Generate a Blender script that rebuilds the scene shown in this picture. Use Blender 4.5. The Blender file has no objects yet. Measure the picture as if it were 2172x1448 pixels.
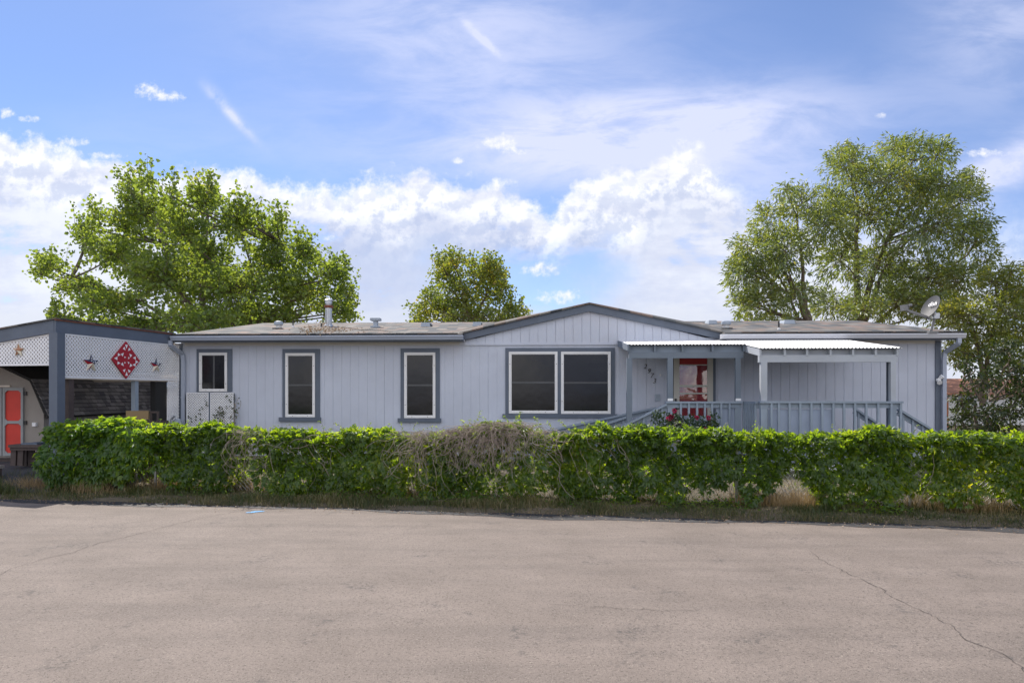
import bpy, bmesh, math, random
import numpy as np
from mathutils import Matrix, Vector
R = math.radians
random.seed(7)
rng = np.random.default_rng(11)
S = bpy.context.scene
COL = S.collection

# ------------------------------------------------------------------ camera
F = 1448.0          # focal length in photo pixels (24 mm on a 36 mm sensor)
CX, CY = 1086.0, 835.0
H = 1.7
cam_d = bpy.data.cameras.new('camera')
cam = bpy.data.objects.new('camera', cam_d); COL.objects.link(cam)
cam.location = (0, 0, H); cam.rotation_euler = (R(90), 0, 0)
cam_d.sensor_width = 36; cam_d.lens = 24
cam_d.shift_y = (835 - 724) / 2172
cam_d.clip_start = 0.05; cam_d.clip_end = 5000
S.camera = cam

# ------------------------------------------------------------------ light
SUN_EL, SUN_AZ = 46.0, -29.0     # behind the house, a little to the left
sun_d = bpy.data.lights.new('sun', 'SUN'); sun_d.energy = 5.0; sun_d.angle = R(0.5); sun_d.color = (1, .93, .84)
sun = bpy.data.objects.new('sun', sun_d); COL.objects.link(sun)
sd = Vector((math.sin(R(SUN_AZ)) * math.cos(R(SUN_EL)), math.cos(R(SUN_AZ)) * math.cos(R(SUN_EL)), math.sin(R(SUN_EL))))
sun.rotation_euler = sd.to_track_quat('Z', 'Y').to_euler()
sun.location = (-20, 40, 60)

S.render.engine = 'CYCLES'
S.view_settings.view_transform = 'Standard'; S.view_settings.look = 'None'
S.view_settings.exposure = 0.40; S.view_settings.gamma = 1.0
S.cycles.use_denoising = True; S.cycles.denoiser = 'OPENIMAGEDENOISE'; S.cycles.denoising_prefilter = 'ACCURATE'; S.cycles.denoising_input_passes = 'RGB_ALBEDO_NORMAL'; S.cycles.use_adaptive_sampling = False
S.cycles.max_bounces = 8; S.cycles.transparent_max_bounces = 12
S.cycles.sample_clamp_indirect = 6

class G:
    """little helper to write node trees"""
    def __init__(s, tree): s.t = tree
    def n(s, typ, **kw):
        nd = s.t.nodes.new(typ)
        for k, v in kw.items(): setattr(nd, k, v)
        return nd
    def put(s, sock, v):
        if v is None: return
        if isinstance(v, bpy.types.NodeSocket): s.t.links.new(v, sock)
        else:
            if isinstance(v, (tuple, list)) and len(v) == 3 and sock.type == 'RGBA': v = (*v, 1)
            sock.default_value = v
    def m(s, op, a, b=None, c=None, clamp=False):
        nd = s.n('ShaderNodeMath', operation=op); nd.use_clamp = clamp
        for i, v in enumerate((a, b, c)): s.put(nd.inputs[i], v)
        return nd.outputs[0]
    def mix(s, f, a, b):
        nd = s.n('ShaderNodeMix', data_type='RGBA')
        s.put(nd.inputs[0], f); s.put(nd.inputs[6], a); s.put(nd.inputs[7], b)
        return nd.outputs[2]
    def sm(s, x, lo, hi, a=0.0, b=1.0):
        nd = s.n('ShaderNodeMapRange', interpolation_type='SMOOTHSTEP')
        for i, v in enumerate((x, lo, hi, a, b)): s.put(nd.inputs[i], v)
        return nd.outputs[0]
    def xyz(s, x, y, z=0.0):
        nd = s.n('ShaderNodeCombineXYZ')
        for i, v in enumerate((x, y, z)): s.put(nd.inputs[i], v)
        return nd.outputs[0]
    def noise(s, vec, scale, detail=4, rough=.55, dist=0.0):
        nd = s.n('ShaderNodeTexNoise'); s.put(nd.inputs['Vector'], vec)
        nd.inputs['Scale'].default_value = scale; nd.inputs['Detail'].default_value = detail
        nd.inputs['Roughness'].default_value = rough; nd.inputs['Distortion'].default_value = dist
        return nd.outputs[0]
    def ramp(s, f, pts, interp='LINEAR'):
        nd = s.n('ShaderNodeValToRGB'); cr = nd.color_ramp; cr.interpolation = interp
        while len(cr.elements) < len(pts): cr.elements.new(0.5)
        for e, (p, c) in zip(cr.elements, pts): e.position = p; e.color = (*c, 1)
        s.put(nd.inputs[0], f); return nd.outputs[0]

def build_world():
    w = bpy.data.worlds.new('World'); S.world = w; w.use_nodes = True
    t = w.node_tree; t.nodes.clear(); g = G(t)
    sky = g.n('ShaderNodeTexSky', sky_type='NISHITA'); sky.sun_disc = False
    sky.sun_elevation = R(SUN_EL); sky.sun_rotation = R(SUN_AZ)
    sky.altitude = 1500; sky.air_density = 1.0; sky.dust_density = 0.35; sky.ozone_density = 5.0
    b_sky = g.n('ShaderNodeBackground'); mt = g.n('ShaderNodeMix', data_type='RGBA', blend_type='MULTIPLY'); mt.inputs[0].default_value = 1; g.put(mt.inputs[6], sky.outputs[0]); mt.inputs[7].default_value = (.96, 1.0, 1.12, 1)
    g.put(b_sky.inputs[0], mt.outputs[2]); b_sky.inputs[1].default_value = SKY
    d = g.n('ShaderNodeTexCoord').outputs['Generated']
    sp = g.n('ShaderNodeSeparateXYZ'); g.put(sp.inputs[0], d)
    x, y, z = sp.outputs
    ay = g.m('MAXIMUM', g.m('ABSOLUTE', y), 0.12)
    u = g.m('DIVIDE', x, ay); v = g.m('DIVIDE', z, ay)
    uv = g.xyz(u, v)
    n1 = g.noise(uv, 7, 8, .6); n2 = g.noise(uv, 24, 6, .6); n3 = g.noise(g.xyz(g.m('MULTIPLY', u, .35), v), 16, 6, .6)
    n4 = g.noise(uv, 3.2, 3, .5); n5 = g.noise(uv, 70, 5, .62); n6 = g.noise(uv, 38, 7, .66)
    # upper edge of the cloud bank as a curve of height over azimuth
    fc = g.n('ShaderNodeFloatCurve'); c = fc.mapping.curves[0]
    pts = [(-60, 268), (0, 275), (90, 292), (150, 305), (230, 340), (330, 352), (450, 350), (520, 360), (620, 388), (700, 385), (760, 368), (830, 372),
           (900, 355), (970, 368), (1050, 378), (1110, 405), (1180, 428), (1215, 385), (1290, 366), (1340, 372), (1385, 340), (1420, 310), (1500, 318), (1560, 345), (1620, 372), (1720, 395), (1900, 410), (2230, 420)]
    X = [min(1, max(0, ((p - 1086) / F + .8) / 1.6)) for p, q in pts]; Y = [(835 - q) / F * 2 for p, q in pts]
    c.points[0].location = (X[0], Y[0]); c.points[1].location = (X[-1], Y[-1])
    for a, b in zip(X[1:-1], Y[1:-1]): c.points.new(a, b)
    fc.mapping.update()
    g.put(fc.inputs['Value'], g.m('MULTIPLY_ADD', u, 1 / 1.6, .5))
    top = g.m('MULTIPLY', fc.outputs[0], .5)
    e = g.m('SUBTRACT', top, v)
    nA = g.noise(uv, 15, 10, .62)
    mp2 = g.n('ShaderNodeMapping'); g.put(mp2.inputs[0], uv); mp2.inputs['Location'].default_value = (-.006, .012, 0)
    nB = g.noise(mp2.outputs[0], 15, 10, .62)
    lit = g.sm(g.m('SUBTRACT', nA, nB), -.075, .06)
    e = g.m('ADD', e, g.m('MULTIPLY', g.m('SUBTRACT', n1, .5), .05)); e = g.m('ADD', e, g.m('MULTIPLY', g.m('SUBTRACT', nA, .5), .11))
    e = g.m('ADD', e, g.m('MULTIPLY', g.m('SUBTRACT', n2, .5), .03)); e = g.m('ADD', e, g.m('MULTIPLY', g.m('SUBTRACT', n5, .5), .022))
    soft = g.sm(u, .25, .42, .022, .17)
    dens = g.n('ShaderNodeMapRange', interpolation_type='SMOOTHSTEP')
    g.put(dens.inputs[0], e); g.put(dens.inputs[1], -.004); g.put(dens.inputs[2], soft); dens = dens.outputs[0]
    # a hole of blue low in the middle, behind the gable
    hole = g.m('MULTIPLY', g.sm(g.m('ADD', g.m('ABSOLUTE', g.m('SUBTRACT', u, .03)), g.m('MULTIPLY', g.m('SUBTRACT', n1, .5), .25)), .05, .16, 1, 0),
               g.sm(g.m('ADD', g.m('ABSOLUTE', g.m('SUBTRACT', v, .165)), g.m('MULTIPLY', g.m('SUBTRACT', n3, .5), .16)), .02, .06, 1, 0))
    dens = g.m('MULTIPLY', dens, g.m('SUBTRACT', 1, g.m('MULTIPLY', hole, .75)))
    gaps = g.m('MULTIPLY', g.sm(g.m('ADD', g.m('MULTIPLY', n3, .6), g.m('MULTIPLY', n1, .4)), .55, .64), g.sm(e, .03, .08))
    dens = g.m('MULTIPLY', dens, g.m('SUBTRACT', 1, g.m('MULTIPLY', gaps, .55)))
    # colour of the bank: bright crown, blue-grey underside, paler towards the horizon
    inner = g.m('ADD', e, g.m('MULTIPLY', g.m('SUBTRACT', n1, .5), .10))
    grey = g.m('MULTIPLY', g.sm(inner, .045, .115), g.sm(u, -.62, -.30, .35, 1))
    grey = g.m('MULTIPLY', grey, g.sm(u, .10, .24, 1, .45))
    shade = g.m('ADD', g.m('MULTIPLY', grey, .72), g.m('MULTIPLY', g.m('SUBTRACT', 1, lit), g.m('MULTIPLY', g.sm(e, .0, .05, .18, .58), g.sm(e, .13, .06, .12, 1))), clamp=True)
    cc = g.mix(shade, (.84, .84, .855), (.36, .43, .62))
    low = g.sm(g.m('ADD', v, g.m('MULTIPLY', g.m('SUBTRACT', n3, .5), .10)), .165, .10)
    cc = g.mix(g.m('MULTIPLY', low, .8), cc, (.60, .615, .68))
    mott = g.sm(n4, .35, .7, -.5, .5)
    cc = g.mix(g.sm(n3, .44, .62, 0, .5), cc, (.47, .505, .65))
    # high veil of cirrus
    def blob(px, py, rx, ry, rot=0):
        cu, cv = (px - 1086) / F, (835 - py) / F
        du = g.m('SUBTRACT', u, cu); dv = g.m('SUBTRACT', v, cv)
        ca, sa = math.cos(R(rot)), math.sin(R(rot))
        p = g.m('ADD', g.m('MULTIPLY', du, ca * F / rx), g.m('MULTIPLY', dv, sa * F / rx))
        q = g.m('ADD', g.m('MULTIPLY', du, -sa * F / ry), g.m('MULTIPLY', dv, ca * F / ry))
        return g.m('ADD', g.m('MULTIPLY', p, p), g.m('MULTIPLY', q, q))
    def gauss(b): return g.m('POWER', 2.718, g.m('MULTIPLY', b, -1.0))
    mp = g.n('ShaderNodeMapping'); g.put(mp.inputs[0], uv); mp.inputs['Rotation'].default_value = (0, 0, R(-22)); mp.inputs['Scale'].default_value = (1, 3.2, 1)
    st = g.noise(mp.outputs[0], 5, 8, .62, .4)
    veil = g.m('MULTIPLY', gauss(blob(1380, 290, 420, 90, 6)), 1.2)
    veil = g.m('ADD', veil, g.m('MULTIPLY', gauss(blob(980, 70, 380, 200, -8)), .62))
    veil = g.m('ADD', veil, g.m('MULTIPLY', gauss(blob(2150, 345, 120, 42, 24)), 1.7))
    veil = g.m('ADD', veil, g.m('MULTIPLY', gauss(blob(2120, 40, 170, 170)), .5))
    veil = g.m('ADD', veil, g.m('MULTIPLY', gauss(blob(1760, 500, 300, 130)), .9))
    veil = g.m('ADD', veil, g.m('MULTIPLY', gauss(blob(500, 300, 560, 90)), .16))
    veil = g.m('MULTIPLY', veil, g.sm(st, .30, .66, .35, 1.0))
    veil = g.m('ADD', veil, .09)
    for px, py, rx, ry, rot, s in ((495, 248, 62, 9, -46, .7), (1022, 82, 52, 8, -44, .6), (460, 205, 40, 14, -46, .25)):
        veil = g.m('ADD', veil, g.m('MULTIPLY', gauss(blob(px, py, rx, ry, rot)), g.m('MULTIPLY', g.sm(n2, .3, .6), s)))
    veil = g.m('MINIMUM', veil, .88)
    vcol = (.62, .65, .83)
    # small separate puffs
    puff = None
    for px, py, rx, ry in ((318, 188, 34, 20), (355, 206, 40, 13), (1062, 303, 50, 20), (1085, 318, 36, 12), (845, 459, 36, 13), (1185, 630, 60, 18), (1150, 572, 50, 16), (12, 240, 24, 14),
                           (60, 252, 24, 8), (225, 330, 45, 9), (1868, 246, 14, 8), (700, 505, 16, 8), (968, 340, 16, 8), (150, 300, 40, 12), (2080, 325, 60, 10)):
        b = g.m('ADD', blob(px, py, rx, ry), g.m('ADD', g.m('MULTIPLY', g.m('SUBTRACT', n6, .5), 3.4), g.m('MULTIPLY', g.m('SUBTRACT', n5, .5), 4.2)))
        f = g.sm(b, 1.0, -.9)
        puff = f if puff is None else g.m('MAXIMUM', puff, f)
    def bg(c, s=1.0):
        b = g.n('ShaderNodeBackground'); g.put(b.inputs[0], c); b.inputs[1].default_value = s; return b.outputs[0]
    def mixs(f, a, b):
        nd = g.n('ShaderNodeMixShader'); g.put(nd.inputs[0], f); g.put(nd.inputs[1], a); g.put(nd.inputs[2], b); return nd.outputs[0]
    sh = mixs(veil, b_sky.outputs[0], bg(vcol))
    sh = mixs(g.m('MULTIPLY', dens, .93), sh, bg(cc))
    sh = mixs(g.m('MULTIPLY', puff, .92), sh, bg((.80, .80, .83)))
    # unseen clouds behind the camera, made bright and warm to fill the shaded fronts
    back = g.n('ShaderNodeBackground'); g.put(back.inputs[0], g.mix(g.sm(n1, .40, .62), (.40, .50, .76), (1.42, 1.36, 1.28)))
    sh = mixs(g.sm(y, -.05, -.45), sh, back.outputs[0])
    out = g.n('ShaderNodeOutputWorld'); g.put(out.inputs[0], sh)
SKY = 0.105
build_world()

# ------------------------------------------------------------------ helpers
ZERO = Vector((0, 0, 0))
BASE = {}
def tag(o, label=None, cat=None, group=None, kind=None):
    if label: o['label'] = label
    if cat: o['category'] = cat
    if group: o['group'] = group
    if kind: o['kind'] = kind
    return o
def thing(name, loc, label, cat, group=None):
    o = bpy.data.objects.new(name, None); COL.objects.link(o); o.location = loc; o.empty_display_size = .2
    BASE[o] = Vector(loc); return tag(o, label, cat, group)
def finish(me, name, parent=None, origin=None):
    """me holds world coordinates"""
    if parent is not None: off = BASE[parent]
    elif origin is not None: off = Vector(origin)
    else:
        n = len(me.vertices); co = np.empty(n * 3, np.float32); me.vertices.foreach_get('co', co); co = co.reshape(-1, 3)
        lo, hi = co.min(0), co.max(0); off = Vector(((lo[0] + hi[0]) / 2, (lo[1] + hi[1]) / 2, lo[2]))
    me.transform(Matrix.Translation(-Vector(off)))
    o = bpy.data.objects.new(name, me); COL.objects.link(o)
    if parent is not None: o.parent = parent
    else: o.location = off
    BASE[o] = Vector(off) if parent is None else BASE[parent]
    return o

class MB:
    def __init__(s, xf=None): s.v = []; s.f = []; s.mi = []; s.xf = xf or Matrix.Identity(4); s.cm = 0
    def add(s, vs, fs):
        k = len(s.v); s.v += [s.xf @ Vector(p) for p in vs]; s.f += [tuple(k + i for i in f) for f in fs]; s.mi += [s.cm] * len(fs)
    def box(s, x0, x1, y0, y1, z0, z1):
        x0, x1 = min(x0, x1), max(x0, x1); y0, y1 = min(y0, y1), max(y0, y1); z0, z1 = min(z0, z1), max(z0, z1)
        s.hexa([(x0, y0, z0), (x1, y0, z0), (x1, y1, z0), (x0, y1, z0), (x0, y0, z1), (x1, y0, z1), (x1, y1, z1), (x0, y1, z1)])
    def hexa(s, p): s.add(p, [(0, 3, 2, 1), (4, 5, 6, 7), (0, 1, 5, 4), (1, 2, 6, 5), (2, 3, 7, 6), (3, 0, 4, 7)])
    def prism(s, a, b):
        """two matching polygons"""
        n = len(a); s.add(list(a) + list(b), [tuple(range(n - 1, -1, -1)), tuple(range(n, 2 * n))] + [(i, (i + 1) % n, n + (i + 1) % n, n + i) for i in range(n)])
    def bar(s, p, q, w, h, up=(0, 0, 1)):
        p, q = Vector(p), Vector(q); d = (q - p).normalized(); r = d.cross(Vector(up)).normalized(); u = r.cross(d)
        c = lambda o: [o + r * a * w / 2 + u * b * h / 2 for a, b in ((-1, -1), (1, -1), (1, 1), (-1, 1))]
        s.prism(c(p), c(q))
    def tube(s, pts, rad, n=8, cap=True):
        pts = [Vector(p) for p in pts]; m = len(pts)
        rad = rad if hasattr(rad, '__len__') else [rad] * m
        vs = []; ref = Vector((.31, .17, .93))
        for i, p in enumerate(pts):
            d = (pts[min(i + 1, m - 1)] - pts[max(i - 1, 0)]).normalized()
            a = d.cross(ref)
            if a.length < .05: a = d.cross(Vector((1, 0, 0)))
            a.normalize(); b = d.cross(a)
            vs += [p + (a * math.cos(k * 2 * math.pi / n) + b * math.sin(k * 2 * math.pi / n)) * rad[i] for k in range(n)]
        fs = [(i * n + k, i * n + (k + 1) % n, (i + 1) * n + (k + 1) % n, (i + 1) * n + k) for i in range(m - 1) for k in range(n)]
        if cap: fs += [tuple(range(n - 1, -1, -1)), tuple(range((m - 1) * n, m * n))]
        s.add(vs, fs)
    def lathe(s, c, prof, n=20):
        c = Vector(c); m = len(prof)
        vs = [c + Vector((r * math.cos(k * 2 * math.pi / n), r * math.sin(k * 2 * math.pi / n), z)) for r, z in prof for k in range(n)]
        fs = [(i * n + k, i * n + (k + 1) % n, (i + 1) * n + (k + 1) % n, (i + 1) * n + k) for i in range(m - 1) for k in range(n)]
        s.add(vs, fs + [tuple(range(n - 1, -1, -1)), tuple(range((m - 1) * n, m * n))])
    def build(s, name, mat, parent=None, smooth=False, origin=None):
        me = bpy.data.meshes.new(name); me.from_pydata([tuple(p) for p in s.v], [], s.f)
        for m_ in (mat if isinstance(mat, (list, tuple)) else [mat]): me.materials.append(m_)
        if any(s.mi): me.polygons.foreach_set('material_index', s.mi)
        bm = bmesh.new(); bm.from_mesh(me); bmesh.ops.recalc_face_normals(bm, faces=bm.faces); bm.to_mesh(me); bm.free()
        if smooth: me.polygons.foreach_set('use_smooth', [True] * len(me.polygons)); me.set_sharp_from_angle(angle=R(40))
        me.update(); return finish(me, name, parent, origin)

def frame(ox, oy, ang, oz=0): return Matrix.Translation((ox, oy, oz)) @ Matrix.Rotation(ang, 4, 'Z')
def hit(fr, px, py, axis, val):
    """local point where the sight line of a photo pixel meets the plane local[axis] = val"""
    inv = fr.inverted(); o = inv @ Vector((0, 0, H)); d = inv.to_3x3() @ Vector(((px - CX) / F, 1, (CY - py) / F))
    k = (val - o[axis]) / d[axis]; return o + d * k
def pw(px, py, D): return Vector(((px - CX) / F * D, D, H + (CY - py) / F * D))

HF = frame(0, 15.88, R(-2.4))                       # house frame: x along the front wall, -y towards the road
def hp(px, py, t=0.0):
    p = hit(HF, px, py, 1, -t); return p.x, p.z
def hx(px, t=0.0): return hp(px, 800, t)[0]
def hz(px, py, t=0.0): return hp(px, py, t)[1]

# ------------------------------------------------------------------ materials
MATS = {}
def principled(name, col, rough=.6, metal=0.0, spec=.5, var=.12, vscale=3.0, bump=0.0, bscale=40, stretch=None, tint=None, streak=0.0):
    m = bpy.data.materials.new(name); m.use_nodes = True; t = m.node_tree; g = G(t)
    b = t.nodes['Principled BSDF']
    co = g.n('ShaderNodeTexCoord').outputs['Object']
    if stretch:
        mp = g.n('ShaderNodeMapping'); g.put(mp.inputs[0], co); mp.inputs['Scale'].default_value = stretch; cs = mp.outputs[0]
    else: cs = co
    n = g.noise(co, vscale, 5, .6)
    lo = tuple(c * (1 - var) for c in col); hi = tuple(min(1, c * (1 + var)) for c in col)
    c = g.ramp(n, [(.28, lo), (.72, hi)])
    if tint: c = g.mix(g.sm(g.noise(co, vscale * .37, 4, .6), .5, .75, 0, .55), c, tint)
    if streak:
        mp = g.n('ShaderNodeMapping'); g.put(mp.inputs[0], co); mp.inputs['Scale'].default_value = (9, 9, .7)
        c = g.mix(g.sm(g.noise(mp.outputs[0], 3, 6, .7), .54, .78, 0, streak), c, tuple(x * .62 for x in col))
    g.put(b.inputs['Base Color'], c); b.inputs['Roughness'].default_value = rough; b.inputs['Metallic'].default_value = metal
    b.inputs['Specular IOR Level'].default_value = spec
    if bump:
        bp = g.n('ShaderNodeBump'); bp.inputs['Strength'].default_value = bump; bp.inputs['Distance'].default_value = .01
        g.put(bp.inputs['Height'], g.noise(cs, bscale, 6, .65)); g.put(b.inputs['Normal'], bp.outputs[0])
    MATS[name] = m; return m
M_wall = principled('siding_paint', (.54, .572, .652), .75, var=.07, vscale=1.2, bump=.35, bscale=30, stretch=(4, 4, .5), tint=(.58, .555, .585), streak=.22)
M_trim = principled('slate_trim_paint', (.108, .132, .172), .6, var=.12, vscale=2.5, bump=.2, bscale=30, tint=(.14, .15, .19), streak=.12)
M_post = principled('porch_post_paint', (.165, .20, .245), .65, var=.1, vscale=2, bump=.2, streak=.2)
M_rail = principled('rail_paint', (.275, .33, .395), .65, var=.10, vscale=3, bump=.2, bscale=30, streak=.25)
M_beam = principled('porch_beam_paint', (.42, .45, .49), .65, var=.08, vscale=2, bump=.2, streak=.15)
M_panel = principled('skirt_paint', (.36, .42, .53), .7, var=.08, streak=.2)
M_gut = principled('gutter_paint', (.36, .40, .48), .4, var=.06, streak=.12)
M_frame = principled('white_frame', (.80, .79, .78), .45, var=.04, tint=(.72, .68, .62))
M_latt = principled('white_lattice', (.80, .80, .81), .5, var=.05, tint=(.70, .70, .70))
M_cream = principled('cream_door_frame', (.58, .55, .48), .5, var=.04)
M_reddoor = principled('red_door', (.40, .014, .018), .4, var=.08)
M_black = principled('black_metal', (.02, .02, .022), .4, var=.1)
M_galv = principled('galvanised_metal', (.50, .52, .54), .38, metal=.55, var=.15, vscale=9, streak=.4)
M_rust = principled('rust', (.20, .07, .04), .85, var=.35, vscale=14)
M_vent = principled('vent_paint', (.36, .41, .47), .55, var=.1)
M_ventw = principled('vent_white', (.68, .67, .65), .55, var=.1)
M_corr = principled('corrugated_white', (.80, .79, .77), .45, var=.05, tint=(.70, .69, .68))
M_dish = principled('dish_grey', (.06, .063, .07), .65, var=.04)
M_dishlight = principled('dish_arm_grey', (.2, .2, .2), .5, var=.05)
M_white = principled('white_paint', (.85, .85, .85), .5, var=.03)
M_shedwall = principled('shed_siding', (.30, .27, .24), .8, var=.08, bump=.3, stretch=(4, 4, .5), streak=.2)
M_shedtrim = principled('shed_trim', (.30, .31, .31), .7, var=.08)
M_red = principled('shed_red', (.60, .045, .028), .6, var=.1, bump=.3, stretch=(6, 6, .5), streak=.25)
M_carp = principled('carport_timber', (.74, .66, .57), .8, var=.12, bump=.3)
M_darkwood = principled('dark_wood', (.075, .055, .05), .75, var=.25, vscale=6, bump=.3)
M_bluetop = principled('blue_grey_board', (.10, .13, .18), .6, var=.15)
M_brownbox = principled('brown_board', (.30, .21, .105), .8, var=.1)
M_quilt = principled('barn_red', (.40, .012, .025), .5, var=.06)
M_navy = principled('navy_enamel', (.022, .03, .07), .4, var=.15)
M_cream2 = principled('cream_enamel', (.66, .60, .47), .5, var=.08)
M_starrust = principled('rusty_enamel', (.42, .22, .13), .6, var=.25, vscale=15)
M_bark = principled('bark', (.13, .10, .075), .9, var=.35, vscale=6, bump=.6, bscale=14)
M_stem = principled('dead_vine', (.33, .27, .215), .85, var=.25, vscale=5)
M_soffit = principled('soffit', (.62, .60, .58), .7, var=.04)
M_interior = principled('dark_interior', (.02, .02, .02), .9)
M_wire = principled('fence_wire', (.42, .43, .44), .4, metal=.6, var=.1)
M_orange = principled('orange_roof', (.42, .20, .125), .85, var=.2, vscale=3)
M_nwhite = principled('neighbour_white', (.72, .72, .72), .7, var=.06)
M_orwood = principled('orange_wood', (.34, .12, .05), .7, var=.2)
M_digit = principled('digit_black', (.025, .022, .022), .4)

def shingle_mat(name, rot, cols, w=.28, h=.14, dark=.35):
    m = bpy.data.materials.new(name); m.use_nodes = True; t = m.node_tree; g = G(t); b = t.nodes['Principled BSDF']
    co = g.n('ShaderNodeTexCoord').outputs['Object']
    mp = g.n('ShaderNodeMapping'); g.put(mp.inputs[0], co); mp.inputs['Rotation'].default_value = rot
    sp = g.n('ShaderNodeSeparateXYZ'); g.put(sp.inputs[0], mp.outputs[0]); x, y, z = sp.outputs
    row = g.m('FLOOR', g.m('DIVIDE', y, h))
    wn = g.n('ShaderNodeTexWhiteNoise', noise_dimensions='1D'); g.put(wn.inputs['W'], row)
    xs = g.m('ADD', g.m('DIVIDE', x, w), g.m('MULTIPLY', wn.outputs[0], 7.0))
    colm = g.m('FLOOR', xs)
    w2 = g.n('ShaderNodeTexWhiteNoise', noise_dimensions='2D'); g.put(w2.inputs['Vector'], g.xyz(row, colm))
    c = g.ramp(w2.outputs[0], cols, 'CONSTANT')
    c = g.mix(g.sm(g.noise(co, 60, 3, .6), .35, .7, 0, .35), c, (.09, .085, .08))
    c = g.mix(g.sm(g.noise(co, .8, 4, .6), .4, .7, 0, .3), c, (.19, .16, .14))
    fy = g.m('FRACT', g.m('DIVIDE', y, h)); fx = g.m('FRACT', xs)
    ed = g.m('MAXIMUM', g.sm(fy, .12, .02), g.m('MULTIPLY', g.sm(g.m('ABSOLUTE', g.m('SUBTRACT', fx, .5)), .47, .50), .8))
    c = g.mix(g.m('MULTIPLY', ed, dark * 1.6), c, (.03, .028, .028))
    g.put(b.inputs['Base Color'], c); b.inputs['Roughness'].default_value = .9
    bp = g.n('ShaderNodeBump'); bp.inputs['Strength'].default_value = .7; bp.inputs['Distance'].default_value = .012
    hgt = g.m('ADD', g.m('SUBTRACT', g.m('MULTIPLY', w2.outputs[0], .5), fy), g.m('MULTIPLY', g.noise(co, 120, 2), .3))
    g.put(bp.inputs['Height'], hgt); g.put(b.inputs['Normal'], bp.outputs[0])
    return m
SHC = [(0, (.055, .066, .075)), (.2, (.15, .115, .09)), (.38, (.085, .09, .09)), (.58, (.19, .135, .112)), (.72, (.18, .17, .155)), (.86, (.03, .04, .05))]
M_roof = shingle_mat('shingles', (0, 0, R(2.4)), SHC, w=.26, h=.40, dark=.4)
def island_mat(name, cols, rough=.85):
    m = bpy.data.materials.new(name); m.use_nodes = True; g = G(m.node_tree); b = m.node_tree.nodes['Principled BSDF']
    g.put(b.inputs['Base Color'], g.ramp(g.n('ShaderNodeNewGeometry').outputs['Random Per Island'], cols)); b.inputs['Roughness'].default_value = rough; return m
M_shedroof = island_mat('shed_shingles', [(0, (.09, .088, .095)), (.5, (.16, .15, .148)), (1, (.26, .245, .24))])

def glass_screen():
    m = bpy.data.materials.new('window_screen'); m.use_nodes = True; t = m.node_tree; g = G(t); b = t.nodes['Principled BSDF']
    co = g.n('ShaderNodeTexCoord').outputs['Object']
    c = g.ramp(g.noise(co, 1.3, 3), [(.3, (.005, .0055, .007)), (.7, (.014, .014, .017))])
    g.put(b.inputs['Base Color'], c); b.inputs['Roughness'].default_value = .13; b.inputs['Specular IOR Level'].default_value = .45
    bp = g.n('ShaderNodeBump'); bp.inputs['Strength'].default_value = .12; bp.inputs['Distance'].default_value = .02
    g.put(bp.inputs['Height'], g.noise(co, 2.2, 2)); g.put(b.inputs['Normal'], bp.outputs[0]); return m
M_pane = glass_screen()
def clear_glass():
    m = bpy.data.materials.new('storm_glass'); m.use_nodes = True; t = m.node_tree; t.nodes.clear(); g = G(t)
    a = g.n('ShaderNodeBsdfTransparent'); a.inputs[0].default_value = (.92, .92, .92, 1); b = g.n('ShaderNodeBsdfGlossy'); b.inputs['Roughness'].default_value = .02
    co = g.n('ShaderNodeTexCoord').outputs['Object']
    bp = g.n('ShaderNodeBump'); bp.inputs['Strength'].default_value = .15; bp.inputs['Distance'].default_value = .02
    g.put(bp.inputs['Height'], g.noise(co, 3.0, 2)); g.put(b.inputs['Normal'], bp.outputs[0])
    x = g.n('ShaderNodeMixShader'); x.inputs[0].default_value = .08
    g.put(x.inputs[1], a.outputs[0]); g.put(x.inputs[2], b.outputs[0]); o = g.n('ShaderNodeOutputMaterial'); g.put(o.inputs[0], x.outputs[0]); return m
M_glass = clear_glass()

def leaf_mat(name, cols, trans=.45, tcol=(1.25, 1.25, .55), gloss=.035, nscale=.6, rough=.45):
    m = bpy.data.materials.new(name); m.use_nodes = True; t = m.node_tree; t.nodes.clear(); g = G(t)
    geo = g.n('ShaderNodeNewGeometry'); co = g.n('ShaderNodeTexCoord').outputs['Object']
    f = g.m('ADD', g.m('MULTIPLY', geo.outputs['Random Per Island'], .62), g.m('MULTIPLY', g.sm(g.noise(co, nscale, 3), .3, .7), .38))
    c = g.ramp(f, cols)
    d = g.n('ShaderNodeBsdfDiffuse'); g.put(d.inputs[0], c)
    mm = g.n('ShaderNodeMix', data_type='RGBA', blend_type='MULTIPLY'); mm.inputs[0].default_value = 1.0; g.put(mm.inputs[6], c); mm.inputs[7].default_value = (*tcol, 1)
    tr = g.n('ShaderNodeBsdfTranslucent'); g.put(tr.inputs[0], mm.outputs[2])
    x = g.n('ShaderNodeMixShader'); x.inputs[0].default_value = trans; g.put(x.inputs[1], d.outputs[0]); g.put(x.inputs[2], tr.outputs[0])
    gl = g.n('ShaderNodeBsdfGlossy'); gl.inputs['Roughness'].default_value = rough; gl.inputs[0].default_value = (.9, .95, 1, 1)
    y = g.n('ShaderNodeMixShader'); y.inputs[0].default_value = gloss; g.put(y.inputs[1], x.outputs[0]); g.put(y.inputs[2], gl.outputs[0])
    o = g.n('ShaderNodeOutputMaterial'); g.put(o.inputs[0], y.outputs[0]); return m
L_creeper = leaf_mat('creeper_leaf', [(0, (.028, .062, .008)), (.5, (.066, .125, .011)), (.82, (.11, .17, .015)), (1, (.19, .22, .03))], .64, (5.0, 3.9, 1.2))
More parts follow.
